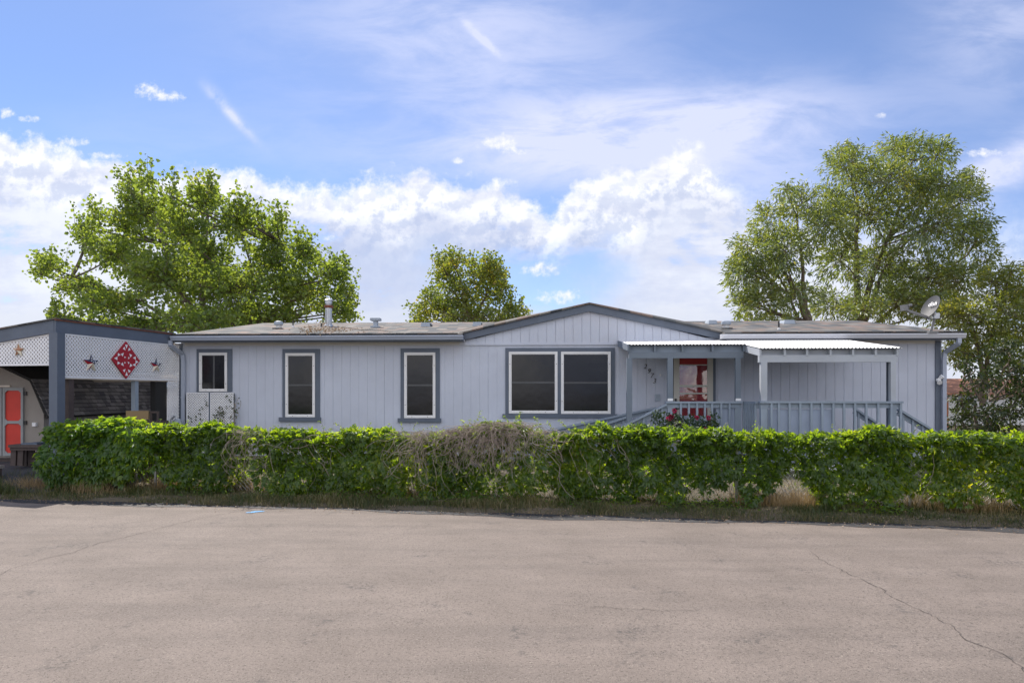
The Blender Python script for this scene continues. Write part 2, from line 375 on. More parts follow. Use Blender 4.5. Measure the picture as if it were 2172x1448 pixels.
L_shrub = leaf_mat('shrub_leaf', [(0, (.035, .09, .018)), (.5, (.07, .15, .024)), (1, (.14, .21, .03))], .6, (4.2, 3.1, .9))
L_maple = leaf_mat('maple_leaf', [(0, (.075, .12, .028)), (.5, (.14, .195, .042)), (.88, (.20, .25, .055)), (1, (.26, .25, .07))], .52, (2.45, 2.3, 1.0))
L_maple2 = leaf_mat('autumn_leaf', [(0, (.075, .12, .03)), (.5, (.14, .185, .04)), (.85, (.21, .22, .05)), (1, (.31, .21, .06))], .5, (2.3, 2.1, .8))
L_willow = leaf_mat('willow_leaf', [(0, (.065, .105, .036)), (.5, (.125, .175, .058)), (.85, (.19, .225, .07)), (1, (.24, .23, .07))], .5, (2.3, 2.0, .7), gloss=.06)
L_willow2 = leaf_mat('olive_leaf', [(0, (.07, .105, .025)), (.5, (.13, .17, .035)), (1, (.22, .22, .05))], .55, (2.6, 2.2, .8), gloss=.05)
L_dark = leaf_mat('dark_leaf', [(0, (.02, .035, .01)), (.6, (.04, .06, .014)), (1, (.12, .15, .025))], .35, (1.6, 1.5, .5))
L_grass = leaf_mat('grass_blade', [(0, (.035, .06, .014)), (.45, (.085, .11, .028)), (.75, (.21, .175, .08)), (1, (.42, .34, .19))], .4, (1.2, 1.15, .8), gloss=.03, nscale=1.2)
L_straw = leaf_mat('straw_blade', [(0, (.22, .15, .07)), (.5, (.38, .27, .14)), (1, (.50, .38, .22))], .4, (1.2, 1.1, .8), gloss=.03)
L_rose = leaf_mat('rose_leaf', [(0, (.025, .05, .02)), (.6, (.05, .09, .03)), (1, (.10, .12, .04))], .3)
L_petal = leaf_mat('rose_petal', [(0, (.30, .008, .03)), (.6, (.50, .02, .09)), (1, (.65, .09, .25))], .3, (1, 1, 1))
L_debris = leaf_mat('dry_leaf', [(0, (.16, .10, .06)), (.5, (.32, .22, .13)), (1, (.48, .38, .25))], .2, (1, 1, 1), gloss=.02)

def asphalt():
    m = bpy.data.materials.new('asphalt'); m.use_nodes = True; t = m.node_tree; g = G(t); b = t.nodes['Principled BSDF']
    co = g.n('ShaderNodeTexCoord').outputs['Object']
    mp = g.n('ShaderNodeMapping'); g.put(mp.inputs[0], co); mp.inputs['Rotation'].default_value = (0, 0, R(9.2)); mp.inputs['Scale'].default_value = (.22, 1.6, 1)
    base = g.ramp(g.noise(co, 1.1, 6, .65), [(.3, (.172, .141, .119)), (.7, (.240, .198, .170))])
    lanes = g.sm(g.noise(mp.outputs[0], 1.5, 5, .6), .42, .66, 0, .42)
    c = g.mix(lanes, base, (.128, .107, .093))
    grit = g.m('MULTIPLY_ADD', g.noise(co, 46, 4, .75), .55, g.m('MULTIPLY', g.noise(co, 110, 2, .6), .45))
    c = g.mix(g.sm(grit, .50, .62, 0, .85), c, (.070, .059, .049))
    c = g.mix(g.sm(g.noise(co, 90, 2, .6), .60, .70, 0, .5), c, (.40, .35, .29))
    c = g.mix(g.m('MULTIPLY', g.sm(g.noise(co, 1.7, 6, .75), .54, .66), g.sm(g.noise(co, 26, 4, .7), .47, .55, 0, .65)), c, (.07, .064, .06))
    g.put(b.inputs['Base Color'], c); b.inputs['Roughness'].default_value = .88; b.inputs['Specular IOR Level'].default_value = .35
    bp = g.n('ShaderNodeBump'); bp.inputs['Strength'].default_value = .8; bp.inputs['Distance'].default_value = .008
    g.put(bp.inputs['Height'], g.m('ADD', grit, g.m('MULTIPLY', g.noise(co, 30, 4, .7), .8))); g.put(b.inputs['Normal'], bp.outputs[0]); return m
M_asph = asphalt()
M_drive = principled('driveway_asphalt', (.05, .052, .06), .85, var=.2, vscale=4, bump=.5, bscale=60)
M_edgeshade = principled('edge_shade', (.035, .033, .035), .8, var=.3, vscale=8, bump=.6, bscale=50)  # near-black tone carries the hedge shadow on the asphalt
M_crack = principled('crack_dark', (.075, .063, .055), .95, var=.2)
M_bluepaint = principled('blue_spray', (.10, .33, .60), .8, var=.25, vscale=20)
def soil():
    m = bpy.data.materials.new('soil'); m.use_nodes = True; t = m.node_tree; g = G(t); b = t.nodes['Principled BSDF']
    co = g.n('ShaderNodeTexCoord').outputs['Object']
    c = g.ramp(g.noise(co, 1.4, 8, .7), [(.3, (.06, .06, .028)), (.5, (.13, .105, .068)), (.7, (.24, .19, .13))])
    c = g.mix(g.sm(g.noise(co, 40, 4, .7), .5, .7, 0, .5), c, (.09, .07, .05))
    g.put(b.inputs['Base Color'], c); b.inputs['Roughness'].default_value = .95
    bp = g.n('ShaderNodeBump'); bp.inputs['Strength'].default_value = 1; bp.inputs['Distance'].default_value = .04
    g.put(bp.inputs['Height'], g.noise(co, 14, 8, .7)); g.put(b.inputs['Normal'], bp.outputs[0]); return m
M_soil = soil()

# ------------------------------------------------------------------ ground and road
EA = Vector((0, 9.69)); ED = Vector((14.76, -2.40)).normalized(); EN = Vector((-ED.y, ED.x))
def edge(l, e, z=0.0): p = EA + ED * l + EN * e; return Vector((p.x, p.y, z))
def edge_l(px, e):
    """position along the road edge where the sight line of pixel column px crosses the line e behind the edge"""
    u = (px - CX) / F; A = EA + EN * e      # (A + D l).x = u (A + D l).y
    return (u * A.y - A.x) / (ED.x - u * ED.y)
def gh(e):
    def ss(x): x = max(0, min(1, x)); return x * x * (3 - 2 * x)
    return -.04 + .07 * ss((e + .02) / .25) + .21 * ss((e - .2) / 3.2)
def make_ground():
    es = [-900, -120, -40, -15, -6, -.5, -.15, -.02, .05, .12, .2, .3, .45, .6, .8, 1, 1.3, 1.7, 2.2, 2.8, 3.6, 6, 12, 30, 90, 300, 1500]
    ls = [-1500, -300, -90, -40] + list(np.linspace(-16, 14, 121)) + [40, 90, 300, 1500]
    v = [edge(l, e + (.05 * math.sin(l * 2.1) + .03 * math.sin(l * 5.3 + 1) if -.4 < e < .5 else 0), gh(e) + (.015 * math.sin(l * 3.7) * math.sin(e * 9) if .1 < e < 3 else 0)) for e in es for l in ls]
    n = len(ls); mb = MB(); mb.add(v, [(i * n + j, i * n + j + 1, (i + 1) * n + j + 1, (i + 1) * n + j) for i in range(len(es) - 1) for j in range(n - 1)])
    return tag(mb.build('ground', M_soil, smooth=True), kind='structure')
make_ground()
def make_road():
    ls = [-400, -100, -40] + list(np.linspace(-16, 14, 241)) + [40, 100, 400]
    w = [.03 * math.sin(l * 1.7) + .03 * math.sin(l * 4.9 + 2) + random.uniform(-.02, .02) for l in ls]
    mb = MB(); n = len(ls)
    v = [edge(l, k, 0) for l in ls for k in [0]]
    v = [edge(l, a, 0) for l, a in zip(ls, w)] + [edge(l, -6.0, .02) for l in ls] + [edge(l, -14, 0) for l in ls]
    v += [edge(l, a, -.06) for l, a in zip(ls, w)]
    f = [(r * n + j, r * n + j + 1, (r + 1) * n + j + 1, (r + 1) * n + j) for r in (0, 1) for j in range(n - 1)] + [(j, j + 1, 3 * n + j + 1, 3 * n + j) for j in range(n - 1)]
    mb.add(v, f); road = tag(mb.build('road', M_asph, origin=(0, 5, 0)), kind='structure')
    def gp(px, py): D = H * F / (py - CY); return Vector(((px - CX) / F * D, D, 0))
    def rz(p):
        e = (p.to_2d() - EA).dot(EN); return .02 * min(1, max(0, -e / 6.0)) + .004
    def crack(name, pts, w0, w1, jit=.012, branches=True):
        mb = MB(); P = [gp(*p) for p in pts]; L = []
        for a, b in zip(P[:-1], P[1:]):
            k = max(2, int((b - a).length / .05))
            L += [a.lerp(b, i / k) for i in range(k)]
        L.append(P[-1]); o = 0
        for i in range(len(L)):
            o = .8 * o + random.gauss(0, jit); L[i] = L[i] + Vector((o, random.gauss(0, jit), 0))
        for i in range(len(L) - 1):
            d = (L[i + 1] - L[i]).normalized(); r = Vector((d.y, -d.x, 0)); f0 = i / len(L); ww = (w0 + (w1 - w0) * f0) * random.uniform(.5, 1.5)
            q = [L[i] + r * ww, L[i] - r * ww, L[i + 1] - r * ww, L[i + 1] + r * ww]
            for p in q: p.z = rz(p)
            mb.add(q, [(0, 1, 2, 3)])
        return mb.build(name, M_crack, road)
    crack('crack', [(-60, 1262), (0, 1226), (45, 1202), (80, 1190), (165, 1170), (215, 1152), (240, 1146), (330, 1122), (400, 1105), (500, 1085)], .0025, .003)
    crack('crack', [(1718, 1168), (1752, 1195), (1835, 1232), (1895, 1265), (1950, 1300), (2010, 1328), (2022, 1340), (2050, 1362), (2120, 1392), (2172, 1432), (2230, 1470)], .0022, .0032)
    crack('crack', [(1700, 1220), (1780, 1231), (1850, 1232)], .0015, .0015)
    crack('crack', [(1160, 1285), (1250, 1291), (1400, 1298), (1480, 1299)], .0015, .002)
    crack('crack', [(1530, 1211), (1600, 1215), (1640, 1212)], .0015, .0015)
    mb = MB()
    for _ in range(34):
        t_ = random.gauss(0, 1); c = gp(541 + 8.5 * t_, 1085.6 - 1.0 * t_ + random.gauss(0, .7)); a = random.uniform(.012, .032)
        q = [c + Vector((math.cos(k * 1.05) * a * random.uniform(.8, 1.6), math.sin(k * 1.05) * a * random.uniform(.4, .9), 0)) for k in range(6)]
        for p in q: p.z = rz(p) + .001 + .00003 * _
        mb.add(q, [tuple(range(6))])
    tag(mb.build('paint_mark', M_bluepaint, road), 'small blue sprayed utility mark near the road edge')
    return road
road = make_road()
# dark asphalt strip along the lane's edge, hedge shadow put into its colour
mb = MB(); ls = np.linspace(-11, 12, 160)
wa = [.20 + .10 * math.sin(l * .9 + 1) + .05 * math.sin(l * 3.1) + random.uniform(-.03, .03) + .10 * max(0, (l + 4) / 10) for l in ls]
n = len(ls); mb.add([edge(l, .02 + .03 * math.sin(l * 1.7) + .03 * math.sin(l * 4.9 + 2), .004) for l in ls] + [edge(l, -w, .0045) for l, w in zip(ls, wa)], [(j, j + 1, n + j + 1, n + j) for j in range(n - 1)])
mb.build('edge_shade', M_edgeshade, road)
# driveway under the carport
mb = MB(); rows = [(.48, .03, -7.9), (.52, .062, -7.9), (1.2, .20, -8.0), (2.0, .275, -8.0), (9.5, .30, -7.2)]; lsd = list(np.linspace(-22, -8, 30))
mb.add([edge(l + (b - (-8)) * (l + 22) / 14, e + (.03 * math.sin(l * 5) if e < .6 else 0), z) for e, z, b in rows for l in lsd], [(r * 30 + k, r * 30 + k + 1, (r + 1) * 30 + k + 1, (r + 1) * 30 + k) for r in range(4) for k in range(29)])
tag(mb.build('driveway', M_drive), kind='structure')

# ------------------------------------------------------------------ lattice
def clip(poly, a, b, c):
    """keep a x + b y <= c"""
    out = []
    for i in range(len(poly)):
        p, q = poly[i - 1], poly[i]; dp, dq = a * p[0] + b * p[1] - c, a * q[0] + b * q[1] - c
        if (dp <= 0) != (dq <= 0): t = dp / (dp - dq); out.append((p[0] + t * (q[0] - p[0]), p[1] + t * (q[1] - p[1])))
        if dq <= 0: out.append(q)
    return out
def lattice(mb, poly, put, pitch=.055, slat=.029, th=.007, border=.03):
    """poly: convex panel outline (counter-clockwise) in panel coordinates; put(x, z, d) -> point, d = depth towards the viewer"""
    lim = []
    for i in range(len(poly)):
        (x0, y0), (x1, y1) = poly[i - 1], poly[i]; nx, ny = (y1 - y0), -(x1 - x0); l = math.hypot(nx, ny)
        if l < 1e-6: continue
        lim.append((nx / l, ny / l, (nx * x0 + ny * y0) / l))
    c = math.sqrt(.5); xs = [p[0] for p in poly]; ys = [p[1] for p in poly]
    for layer, (dx, dy) in enumerate(((c, c), (c, -c))):
        nx, ny = -dy, dx
        vals = [nx * x + ny * y for x, y in poly]; k0, k1 = math.floor(min(vals) / pitch), math.ceil(max(vals) / pitch)
        for k in range(k0, k1 + 1):
            o = k * pitch
            q = [(nx * (o - slat / 2) + dx * a, ny * (o - slat / 2) + dy * a) for a in (-60, 60)] + [(nx * (o + slat / 2) + dx * a, ny * (o + slat / 2) + dy * a) for a in (60, -60)]
            for a, b, cc in lim:
                q = clip(q, a, b, cc)
                if len(q) < 3: break
            if len(q) < 3: continue
            d0 = layer * th * .6
            mb.prism([put(x, y, d0) for x, y in q], [put(x, y, d0 + th) for x, y in q])
    if border:
        n = len(poly)
        for i in range(n):
            (x0, y0), (x1, y1) = poly[i - 1], poly[i]; lx, ly = x1 - x0, y1 - y0; l = math.hypot(lx, ly); ix, iy = -ly / l * border, lx / l * border
            q = [(x0, y0), (x1, y1), (x1 + ix, y1 + iy), (x0 + ix, y0 + iy)]
            mb.prism([put(x, y, th * 1.7 + .0005 * i) for x, y in q], [put(x, y, th * 2.2 + .001 * i) for x, y in q])

# ------------------------------------------------------------------ house
house = thing('house', HF @ Vector((1.2, 4.8, .2)), 'long single storey manufactured house with pale blue siding and slate blue trim', 'house')
sL, sR = hx(384), hx(1997)
zE = (hz(700, 727) + hz(1800, 724)) / 2             # underside of the fascia
z0 = .22
def part(name, mat, fn, parent=house, xf=HF, smooth=False):
    m_ = MB(xf); fn(m_); return m_.build(name, mat, parent, smooth)
gl0, gl1 = hx(984), hx(1528)
def f(m_):
    m_.box(sL, sR, .009, .15, z0, zE + .1)
    x = sL; w = .2032
    while x < sR - .01:
        gp_ = (.008 if int((x - sL) / w + .5) % 6 == 5 else .003) if x < gl1 else .008; m_.box(x, min(sR, x + w - gp_), 0, .02, z0 + .05, zE + .06); x += w
    m_.box(sL, sL + .15, .15, 9.4, z0, zE + .1); m_.box(sR - .15, sR, .15, 9.4, z0, zE + .1); m_.box(sL, sR, 9.4, 9.55, z0, zE + .1)
part('wall', M_wall, f)
TG = .09
TE = .38                                            # eaves overhang
eL, eR = hx(365, TE), hx(2043, TE)
zG = (hz(700, 712, TE) + hz(1800, 707.5, TE)) / 2   # roof edge at the eaves
RD = 5.2
zR = (hz(560, 688, TE - RD) + hz(1790, 681.5, TE - RD)) / 2
slope = (zR - zG) / RD
print('house', sL, sR, 'zE', zE, 'zG', zG, 'zR', zR, 'slope', slope)
pk = hp(1250, 641, TG); pkf = hp(1250, 645, TG); zP = pk[1]; sP = pk[0]
cLx, cRx = hx(951, TG), hx(1557, TG); zC = hz(951, 714, TG)
def f(m_):
    th = .035
    for y0, y1, za, zb in ((-TE, RD - TE, zG, zR), (RD - TE, 2 * RD - TE, zR, zG)):
        for xa, xb, dy in (((eL, gl0, 0), (gl0, gl1, .5), (gl1, eR, 0)) if za == zG else ((eL, eR, 0),)):
            zc = za + dy * slope; yc = y0 + dy
            m_.prism([(xa, yc, zc), (xb, yc, zc), (xb, y1, zb), (xa, y1, zb)], [(xa, yc, zc + th), (xb, yc, zc + th), (xb, y1, zb + th), (xa, y1, zb + th)])
    yb = (zP - zG) / slope - TE
    yb = min(yb, RD - TE - .05)
    for cx in (cLx, cRx):
        a = [(sP, -TG - .04, pkf[1] + .003), (cx, -TG - .04, zC), (cx, -TE + .5, zC + .1), (sP, yb, pkf[1] + .003)]
        m_.prism(a, [(x, y, z + .035) for x, y, z in a])
    # ragged shingle butts along the eaves
    x = eL
    while x < eR:
        w = random.uniform(.15, .3)
        if not (cLx < x < cRx): m_.box(x, min(x + w - .006, eR), -TE - random.uniform(.015, .04), -TE + .1, zG + .031, zG + .048 + random.uniform(0, .006))
        x += w
part('roof', M_roof, f)
def f(m_):   # gable wall above the band, planked
    zb = hz(1250, 731)
    def top(x): return zb + max(0, (hz(1250, 655) - zb) * (1 - abs(x - sP) / (sP - hx(955) if x < sP else hx(1552) - sP)))
    x = hx(975)
    m_.prism([(hx(970), .004, zb - .02), (hx(1545), .004, zb - .02), (sP, .004, top(sP))], [(hx(970), .14, zb - .02), (hx(1545), .14, zb - .02), (sP, .14, top(sP))])
    while x < hx(1540):
        a, b = x, x + .1975
        for p, q in (((a, b),) if not a < sP < b else ((a, sP), (sP, b)))[0:2] if False else ([(a, b)] if not a < sP < b else [(a, sP), (sP, b)]):
            m_.hexa([(p, -.02, zb), (q, -.02, zb), (q, .003, zb), (p, .003, zb), (p, -.02, top(p)), (q, -.02, top(q)), (q, .003, top(q)), (p, .003, top(p))])
        x += .2032
    m_.box(hx(985), hx(1310), -.03, -.0005, hz(1250, 731.5), hz(1250, 726.5))
part('gable_wall', M_wall, f)
def f(m_):
    dz = .165
    for px in (984, 1528):
        zc = hz(984, 707, TG); xx = hx(px, TG); a = [(sP, -TG, pkf[1]), (xx, -TG, zc), (xx, -TG, zc - .15), (sP, -TG, pkf[1] - dz)]
        m_.prism(a, [(x, -.023, z) for x, y, z in a])
part('gable_fascia', M_trim, f)
for a, b in ((eL + .02, hx(984, TE) - .004), (hx(1528, TE) + .004, eR - .02)):
    part('fascia', M_trim, lambda m_: m_.box(a, b, -TE + .02, -TE + .045, zE - .005, zG - .005))
    part('soffit', M_soffit, lambda m_: m_.box(a, b, -TE + .046, .02, zE + .02, zE + .04))
for x in (eL, eR - .03):
    def f(m_):
        a = [(x, -TE, zG - .13), (x, RD - TE, zR - .13), (x, RD - TE, zR - .004), (x, -TE, zG - .004)]; m_.prism(a, [(p + .03, q, r) for p, q, r in a])
        a = [(x, RD - TE, zR - .13), (x, 2 * RD - TE, zG - .13), (x, 2 * RD - TE, zG - .004), (x, RD - TE, zR - .004)]; m_.prism(a, [(p + .03, q, r) for p, q, r in a])
    part('rake_fascia', M_trim, f)
for x in (sL, sR):   # gable end walls
    def f(m_):
        q = [(0.02, zE), (9.5, zE), (9.5 / 2 + .05, zR - .06)]
        m_.prism([(x if x == sL else x - .1, a, b) for a, b in q], [(x + .1 if x == sL else x, a, b) for a, b in q])
    part('end_wall', M_wall, f)
def gutter(a, b, mat):
    def f(m_):
        zt = zG - .004; prof = [(0, zt), (.115, zt), (.12, zt - .025), (.105, zt - .05), (.085, zt - .10), (0, zt - .105)]
        m_.prism([(a, -TE + .018 - p, z) for p, z in prof], [(b, -TE + .018 - p, z) for p, z in prof])
    return part('gutter', mat, f)
gutter(eL, hx(982, TE + .1), M_gut); gutter(hx(1530, TE + .1), eR + .02, principled('gutter_white', (.55, .56, .60), .4, var=.05, streak=.1))
def downspout(px, side):
    s = hx(px); m_ = MB(HF)
    zt = zG - .1; p = [(s + side * .12, -TE - .03, zt), (s + side * .12, -TE - .03, zt - .12), (s + side * .02, -.06, zt - .30), (s, -.06, zt - .45), (s, -.06, z0)]
    for a, b in zip(p[:-1], p[1:]): m_.bar(a, b, .085, .065, up=(0, 1, 0))
    m_.box(s - .05, s + .05, -.10, -.0, 1.6, 1.63)
    return m_.build('downspout', M_gut, house)
downspout(392, -1); downspout(1999, 1)
def f(m_):
    pass
for a, b in ((1983, 1994), (380, 387)): part('corner_board', M_trim, lambda m_: m_.box(hx(a), hx(b), -.028, -.0005, z0, zE))
for a, b in ((sL + .1, gl0), (gl1, sR - .15)): part('eave_trim', M_soffit, lambda m_: m_.box(a, b, -.018, -.0005, zE - .06, zE + .015))

def window(trim, frames, sill, vertical_mullion=False):
    x0, x1, y0, y1 = trim; sx0, sx1, sy0, sy1 = sill
    m_ = MB(HF); a, b = hx(x0), hx(x1); zt = hz((x0 + x1) / 2, y0); zb = hz((x0 + x1) / 2, sy0)
    fr = [(hx(p), hx(q), hz(p, s), hz(p, r)) for p, q, r, s in frames]     # s0 s1 zbot ztop
    ztop = fr[0][3] + .004
    m_.box(a, b, -.026, -.0005, ztop, zt)
    cur = a
    for p, q, zb_, zt_ in fr: m_.box(cur, p - .003, -.026, -.0005, zb, ztop - .0005); cur = q + .003
    m_.box(cur, b, -.026, -.0005, zb, ztop - .0005)
    w = m_.build('window', M_trim, house)
    m_ = MB(HF); m_.box(hx(sx0), hx(sx1), -.06, -.0005, hz(sx0, sy1), zb - .0005)
    if sy1 - sy0 > 2: m_.build('sill', M_trim, w)
    for p, q, zb_, zt_ in fr:
        m_ = MB(HF); t = .043
        m_.box(p, q, -.045, -.0005, zt_ - t, zt_); m_.box(p, q, -.045, -.0005, zb_, zb_ + t)
        m_.box(p, p + t, -.045, -.0005, zb_ + t + .0005, zt_ - t - .0005); m_.box(q - t, q, -.045, -.0005, zb_ + t + .0005, zt_ - t - .0005)
        t2 = .063; t3 = t + .0005
        m_.box(p + t3, q - t3, -.034, -.0005, zt_ - t2, zt_ - t3); m_.box(p + t3, q - t3, -.034, -.0005, zb_ + t3, zb_ + t2)
        m_.box(p + t3, p + t2, -.034, -.0005, zb_ + t2 + .0005, zt_ - t2 - .0005); m_.box(q - t2, q - t3, -.034, -.0005, zb_ + t2 + .0005, zt_ - t2 - .0005)
        m_.build('frame', M_frame, w)
        SC = []
        for xx in (p + .025, q - .025):
            for k in (.2, .8): zz = zb_ + (zt_ - zb_) * k; SC.append((xx, zz))
        for k in (.25, .75): xx = p + (q - p) * k; SC.append((xx, zb_ + .027))
        for xx, zz in SC: m_ = MB(HF); m_.box(xx - .007, xx + .007, -.0475, -.0452, zz - .007, zz + .007); m_.build('screw', M_digit, w)
        m_ = MB(HF); m_.box(p + t2, q - t2, -.016, -.001, zb_ + t2, zt_ - t2); m_.build('pane', M_pane, w)
        m_ = MB(HF)
        if vertical_mullion: c = (p + q) / 2 + .01; m_.box(c - .02, c + .02, -.0185, -.0165, zb_ + t2, zt_ - t2)
        else: c = (zb_ + zt_) / 2; m_.box(p + t2, q - t2, -.0185, -.0165, c - .02, c + .02)
        m_.build('mullion', principled('mullion_grey', (.085, .087, .09), .5) if 'mullion_grey' not in MATS else MATS['mullion_grey'], w)
    return w
window((418, 493, 740, 832), [(424, 483, 748, 830)], (418, 493, 830.5, 832), True)
window((600, 679, 740, 884), [(606.5, 669, 749, 884)], (593, 681, 884.5, 893))
window((850, 933, 738.5, 886), [(858, 924, 747.5, 886)], (844.5, 936, 886.5, 895))
window((1072, 1304, 737.5, 876), [(1079.5, 1182.5, 746, 876), (1190, 1295, 746, 877)], (1066, 1309, 877.5, 885.5))

# door
dx0, dx1 = hx(1428), hx(1511); dzt, dzb = hz(1470, 752), .50
door = part('door', M_reddoor, lambda m_: m_.box(dx0, dx1, -.012, -.001, dzb, dzt))
gx0, gx1 = hx(1440), hx(1499.5)
def f(m_):
    m_.box(dx0, gx0, -.06, -.0125, dzb, dzt); m_.box(gx1, dx1, -.06, -.0125, dzb, dzt); m_.box(gx0 + .0005, gx1 - .0005, -.06, -.0125, dzt - .04, dzt)
    for y, h in ((774, .022), (818.5, .05), (834, .03)):
        z = hz(1470, y); m_.box(gx0 + .0005, gx1 - .0005, -.058, -.03, z - h / 2, z + h / 2)
    m_.box(gx0 + .0005, gx1 - .0005, -.058, -.0125, dzb, hz(1470, 925))
part('storm_frame', M_cream, f, door)
part('glass', M_glass, lambda m_: m_.box(gx0 + .001, gx1 - .001, -.044, -.041, hz(1470, 924), hz(1470, 775)), door)
part('door_handle', M_black, lambda m_: (m_.box(hx(1430), hx(1434), -.085, -.0605, hz(1432, 876), hz(1432, 845)), m_.tube([HF.inverted() @ (HF @ Vector((hx(1432) + .05 + .05 * math.cos(k), -.10, hz(1436, 862) + .05 * math.sin(k)))) for k in np.linspace(0, 6.28, 14)], .014, 6)), door)
for a, b in ((1511, 1517), (1419, 1427.5)): part('door_trim', M_trim, lambda m_: m_.box(hx(a), hx(b), -.045, -.0005, dzb, dzt + .06))
def text_mesh(body, size, ext, shear=0.0, offs=0.0):
    cu = bpy.data.curves.new('t', 'FONT'); cu.body = body; cu.size = size; cu.extrude = ext; cu.shear = shear; cu.offset = offs; cu.align_x = 'CENTER'; cu.align_y = 'CENTER'
    o = bpy.data.objects.new('t', cu); COL.objects.link(o); bpy.context.view_layer.update()
    me = bpy.data.meshes.new_from_object(o.evaluated_get(bpy.context.evaluated_depsgraph_get())); bpy.data.objects.remove(o); bpy.data.curves.remove(cu); return me
def put_text(name, body, size, xf, mat, parent, ext=.006, shear=0.0, offs=0.0):
    me = text_mesh(body, size, ext, shear, offs); me.transform(xf); me.materials.clear(); me.materials.append(mat); return finish(me, name, parent)
for ch, px, py in (('2', 1368, 777.5), ('9', 1376, 787), ('7', 1382, 796.5), ('3', 1387.5, 808)):
    s, z = hp(px, py, .01)
    put_text('house_number', ch, .155, HF @ Matrix.Translation((s, -.012, z)) @ Matrix.Rotation(R(90), 4, 'X'), M_digit, house, .004, .25, -.0008)
for a, b in ((842.5, 835.5), (850, 843.5)): part('outlet_cover', M_vent, lambda m_: m_.box(hx(1389), hx(1400), -.03, -.0005, hz(1395, a), hz(1395, b)))
part('doorbell', M_frame, lambda m_: m_.box(hx(1399.5), hx(1402), -.025, -.0005, hz(1400, 798), hz(1400, 793)))
def f(m_):
    s, z = hx(1988), hz(1988, 806); m_.lathe((s, -.05, z - .03), [(.02, 0), (.05, .01), (.05, .06), (.02, .07)], 12)
    m_.tube([(s, -.06, z + .02), (s + .05, -.12, z + .09)], [.03, .05], 10); m_.tube([(s, -.06, z), (s - .03, -.15, z - .06)], [.03, .055], 10)
part('security_light', M_white, f, smooth=True)

# roof fittings
inv = HF.inverted()
def rp(px, py):
    """house-frame point of a photo pixel on the front roof slope"""
    o = inv @ Vector((0, 0, H)); d = inv.to_3x3() @ Vector(((px - CX) / F, 1, (CY - py) / F))
    k = (zG + .035 + slope * (o.y + TE) - o.z) / (d.z - slope * d.y); return o + d * k
def pxm(p): return F / (HF @ p).y
def mushroom(px, pyb, w, h):
    p = rp(px, pyb); s = pxm(p); w, h = w / s, h / s
    v = part('roof_vent', M_ventw, lambda m_: m_.lathe(p + Vector((0, 0, -.05)), [(w * .34, 0), (w * .34, h * .6 + .05)], 18), smooth=True)
    part('vent_cap', M_vent, lambda m_: m_.lathe(p + Vector((0, 0, h * .5)), [(w * .5, 0), (w * .52, h * .25), (w * .47, h * .42), (w * .2, h * .52)], 18), v, smooth=True)
    part('flashing', M_black, lambda m_: m_.box(p.x - w * .55, p.x + w * .55, p.y - .12, p.y + .02, p.z - .02, p.z + .012), v)
mushroom(591, 697, 18, 16); mushroom(1540, 697, 20, 17)
def pipe(px, pyb, h, r):
    p = rp(px, pyb); s = pxm(p); v = part('vent_pipe', M_black, lambda m_: m_.tube([p + Vector((0, 0, -.05)), p + Vector((0, 0, h / s))], r / s, 10), smooth=True)
    part('flashing', M_ventw, lambda m_: m_.lathe(p + Vector((0, 0, -.03)), [(r * 2.4 / s, 0), (r * 2.2 / s, .035), (r * 1.1 / s, .08)], 14), v, smooth=True)
pipe(621.5, 694, 13, 1.4); pipe(681.5, 697, 12, 1.5); pipe(1652, 699, 18, 1.7)
def boxvent(px, pyb, w, h):
    p = rp(px, pyb); s = pxm(p); w, h = w / s, h / s
    a = [(p.x - w * .5, p.y - .22, p.z - .03), (p.x + w * .5, p.y - .22, p.z - .03), (p.x + w * .5, p.y + .25, p.z + .04), (p.x - w * .5, p.y + .25, p.z + .04)]
    b = [(p.x - w * .42, p.y - .2, p.z + h * .85), (p.x + w * .42, p.y - .2, p.z + h * .85), (p.x + w * .42, p.y + .2, p.z + h), (p.x - w * .42, p.y + .2, p.z + h)]
    v = part('box_vent', M_vent, lambda m_: m_.hexa(a + b))
    part('louvre', M_black, lambda m_: m_.box(p.x + w * .43, p.x + w * .53, p.y - .17, p.y + .15, p.z, p.z + h * .5), v)
boxvent(905, 692, 20, 8); boxvent(1013, 691, 19, 8); boxvent(1508, 686.5, 18, 7); boxvent(1669, 686, 24, 7)
def f(m_):
    p = rp(797, 694); s = pxm(p); m_.box(p.x - 4.3 / s, p.x + 4.3 / s, p.y - .06, p.y + .06, p.z - .05, p.z + 14 / s)
    m_.box(p.x - 10.5 / s, p.x + 10.5 / s, p.y - .1, p.y + .1, p.z + 14 / s, p.z + 18.5 / s); m_.box(p.x - 9.5 / s, p.x + 9.5 / s, p.y - .12, p.y + .03, p.z - .01, p.z + .02)
    for k in range(7): m_.box(p.x + (-9.6 + k * 3.0) / s, p.x + (-8 + k * 3.0) / s, p.y - .104, p.y + .104, p.z + 13.5 / s, p.z + 19.2 / s)
part('tee_vent', M_vent, f)
p = rp(697, 691.5); s = pxm(p); k = 1 / s
flue = part('chimney', M_galv, lambda m_: (m_.lathe(p + Vector((0, 0, -.1)), [(7 * k, 0), (7 * k, 38 * k + .1)], 22), m_.lathe(p, [(10 * k, -.05), (9 * k, 2 * k), (7.2 * k, 3.5 * k)], 22), m_.box(p.x - 4.2 * k, p.x - 3.7 * k, p.y - 7.3 * k, p.y - 5 * k, p.z + 6 * k, p.z + 34 * k), m_.box(p.x + 2.5 * k, p.x + 3 * k, p.y - 7.4 * k, p.y - 5 * k, p.z + 6 * k, p.z + 34 * k)), smooth=True)
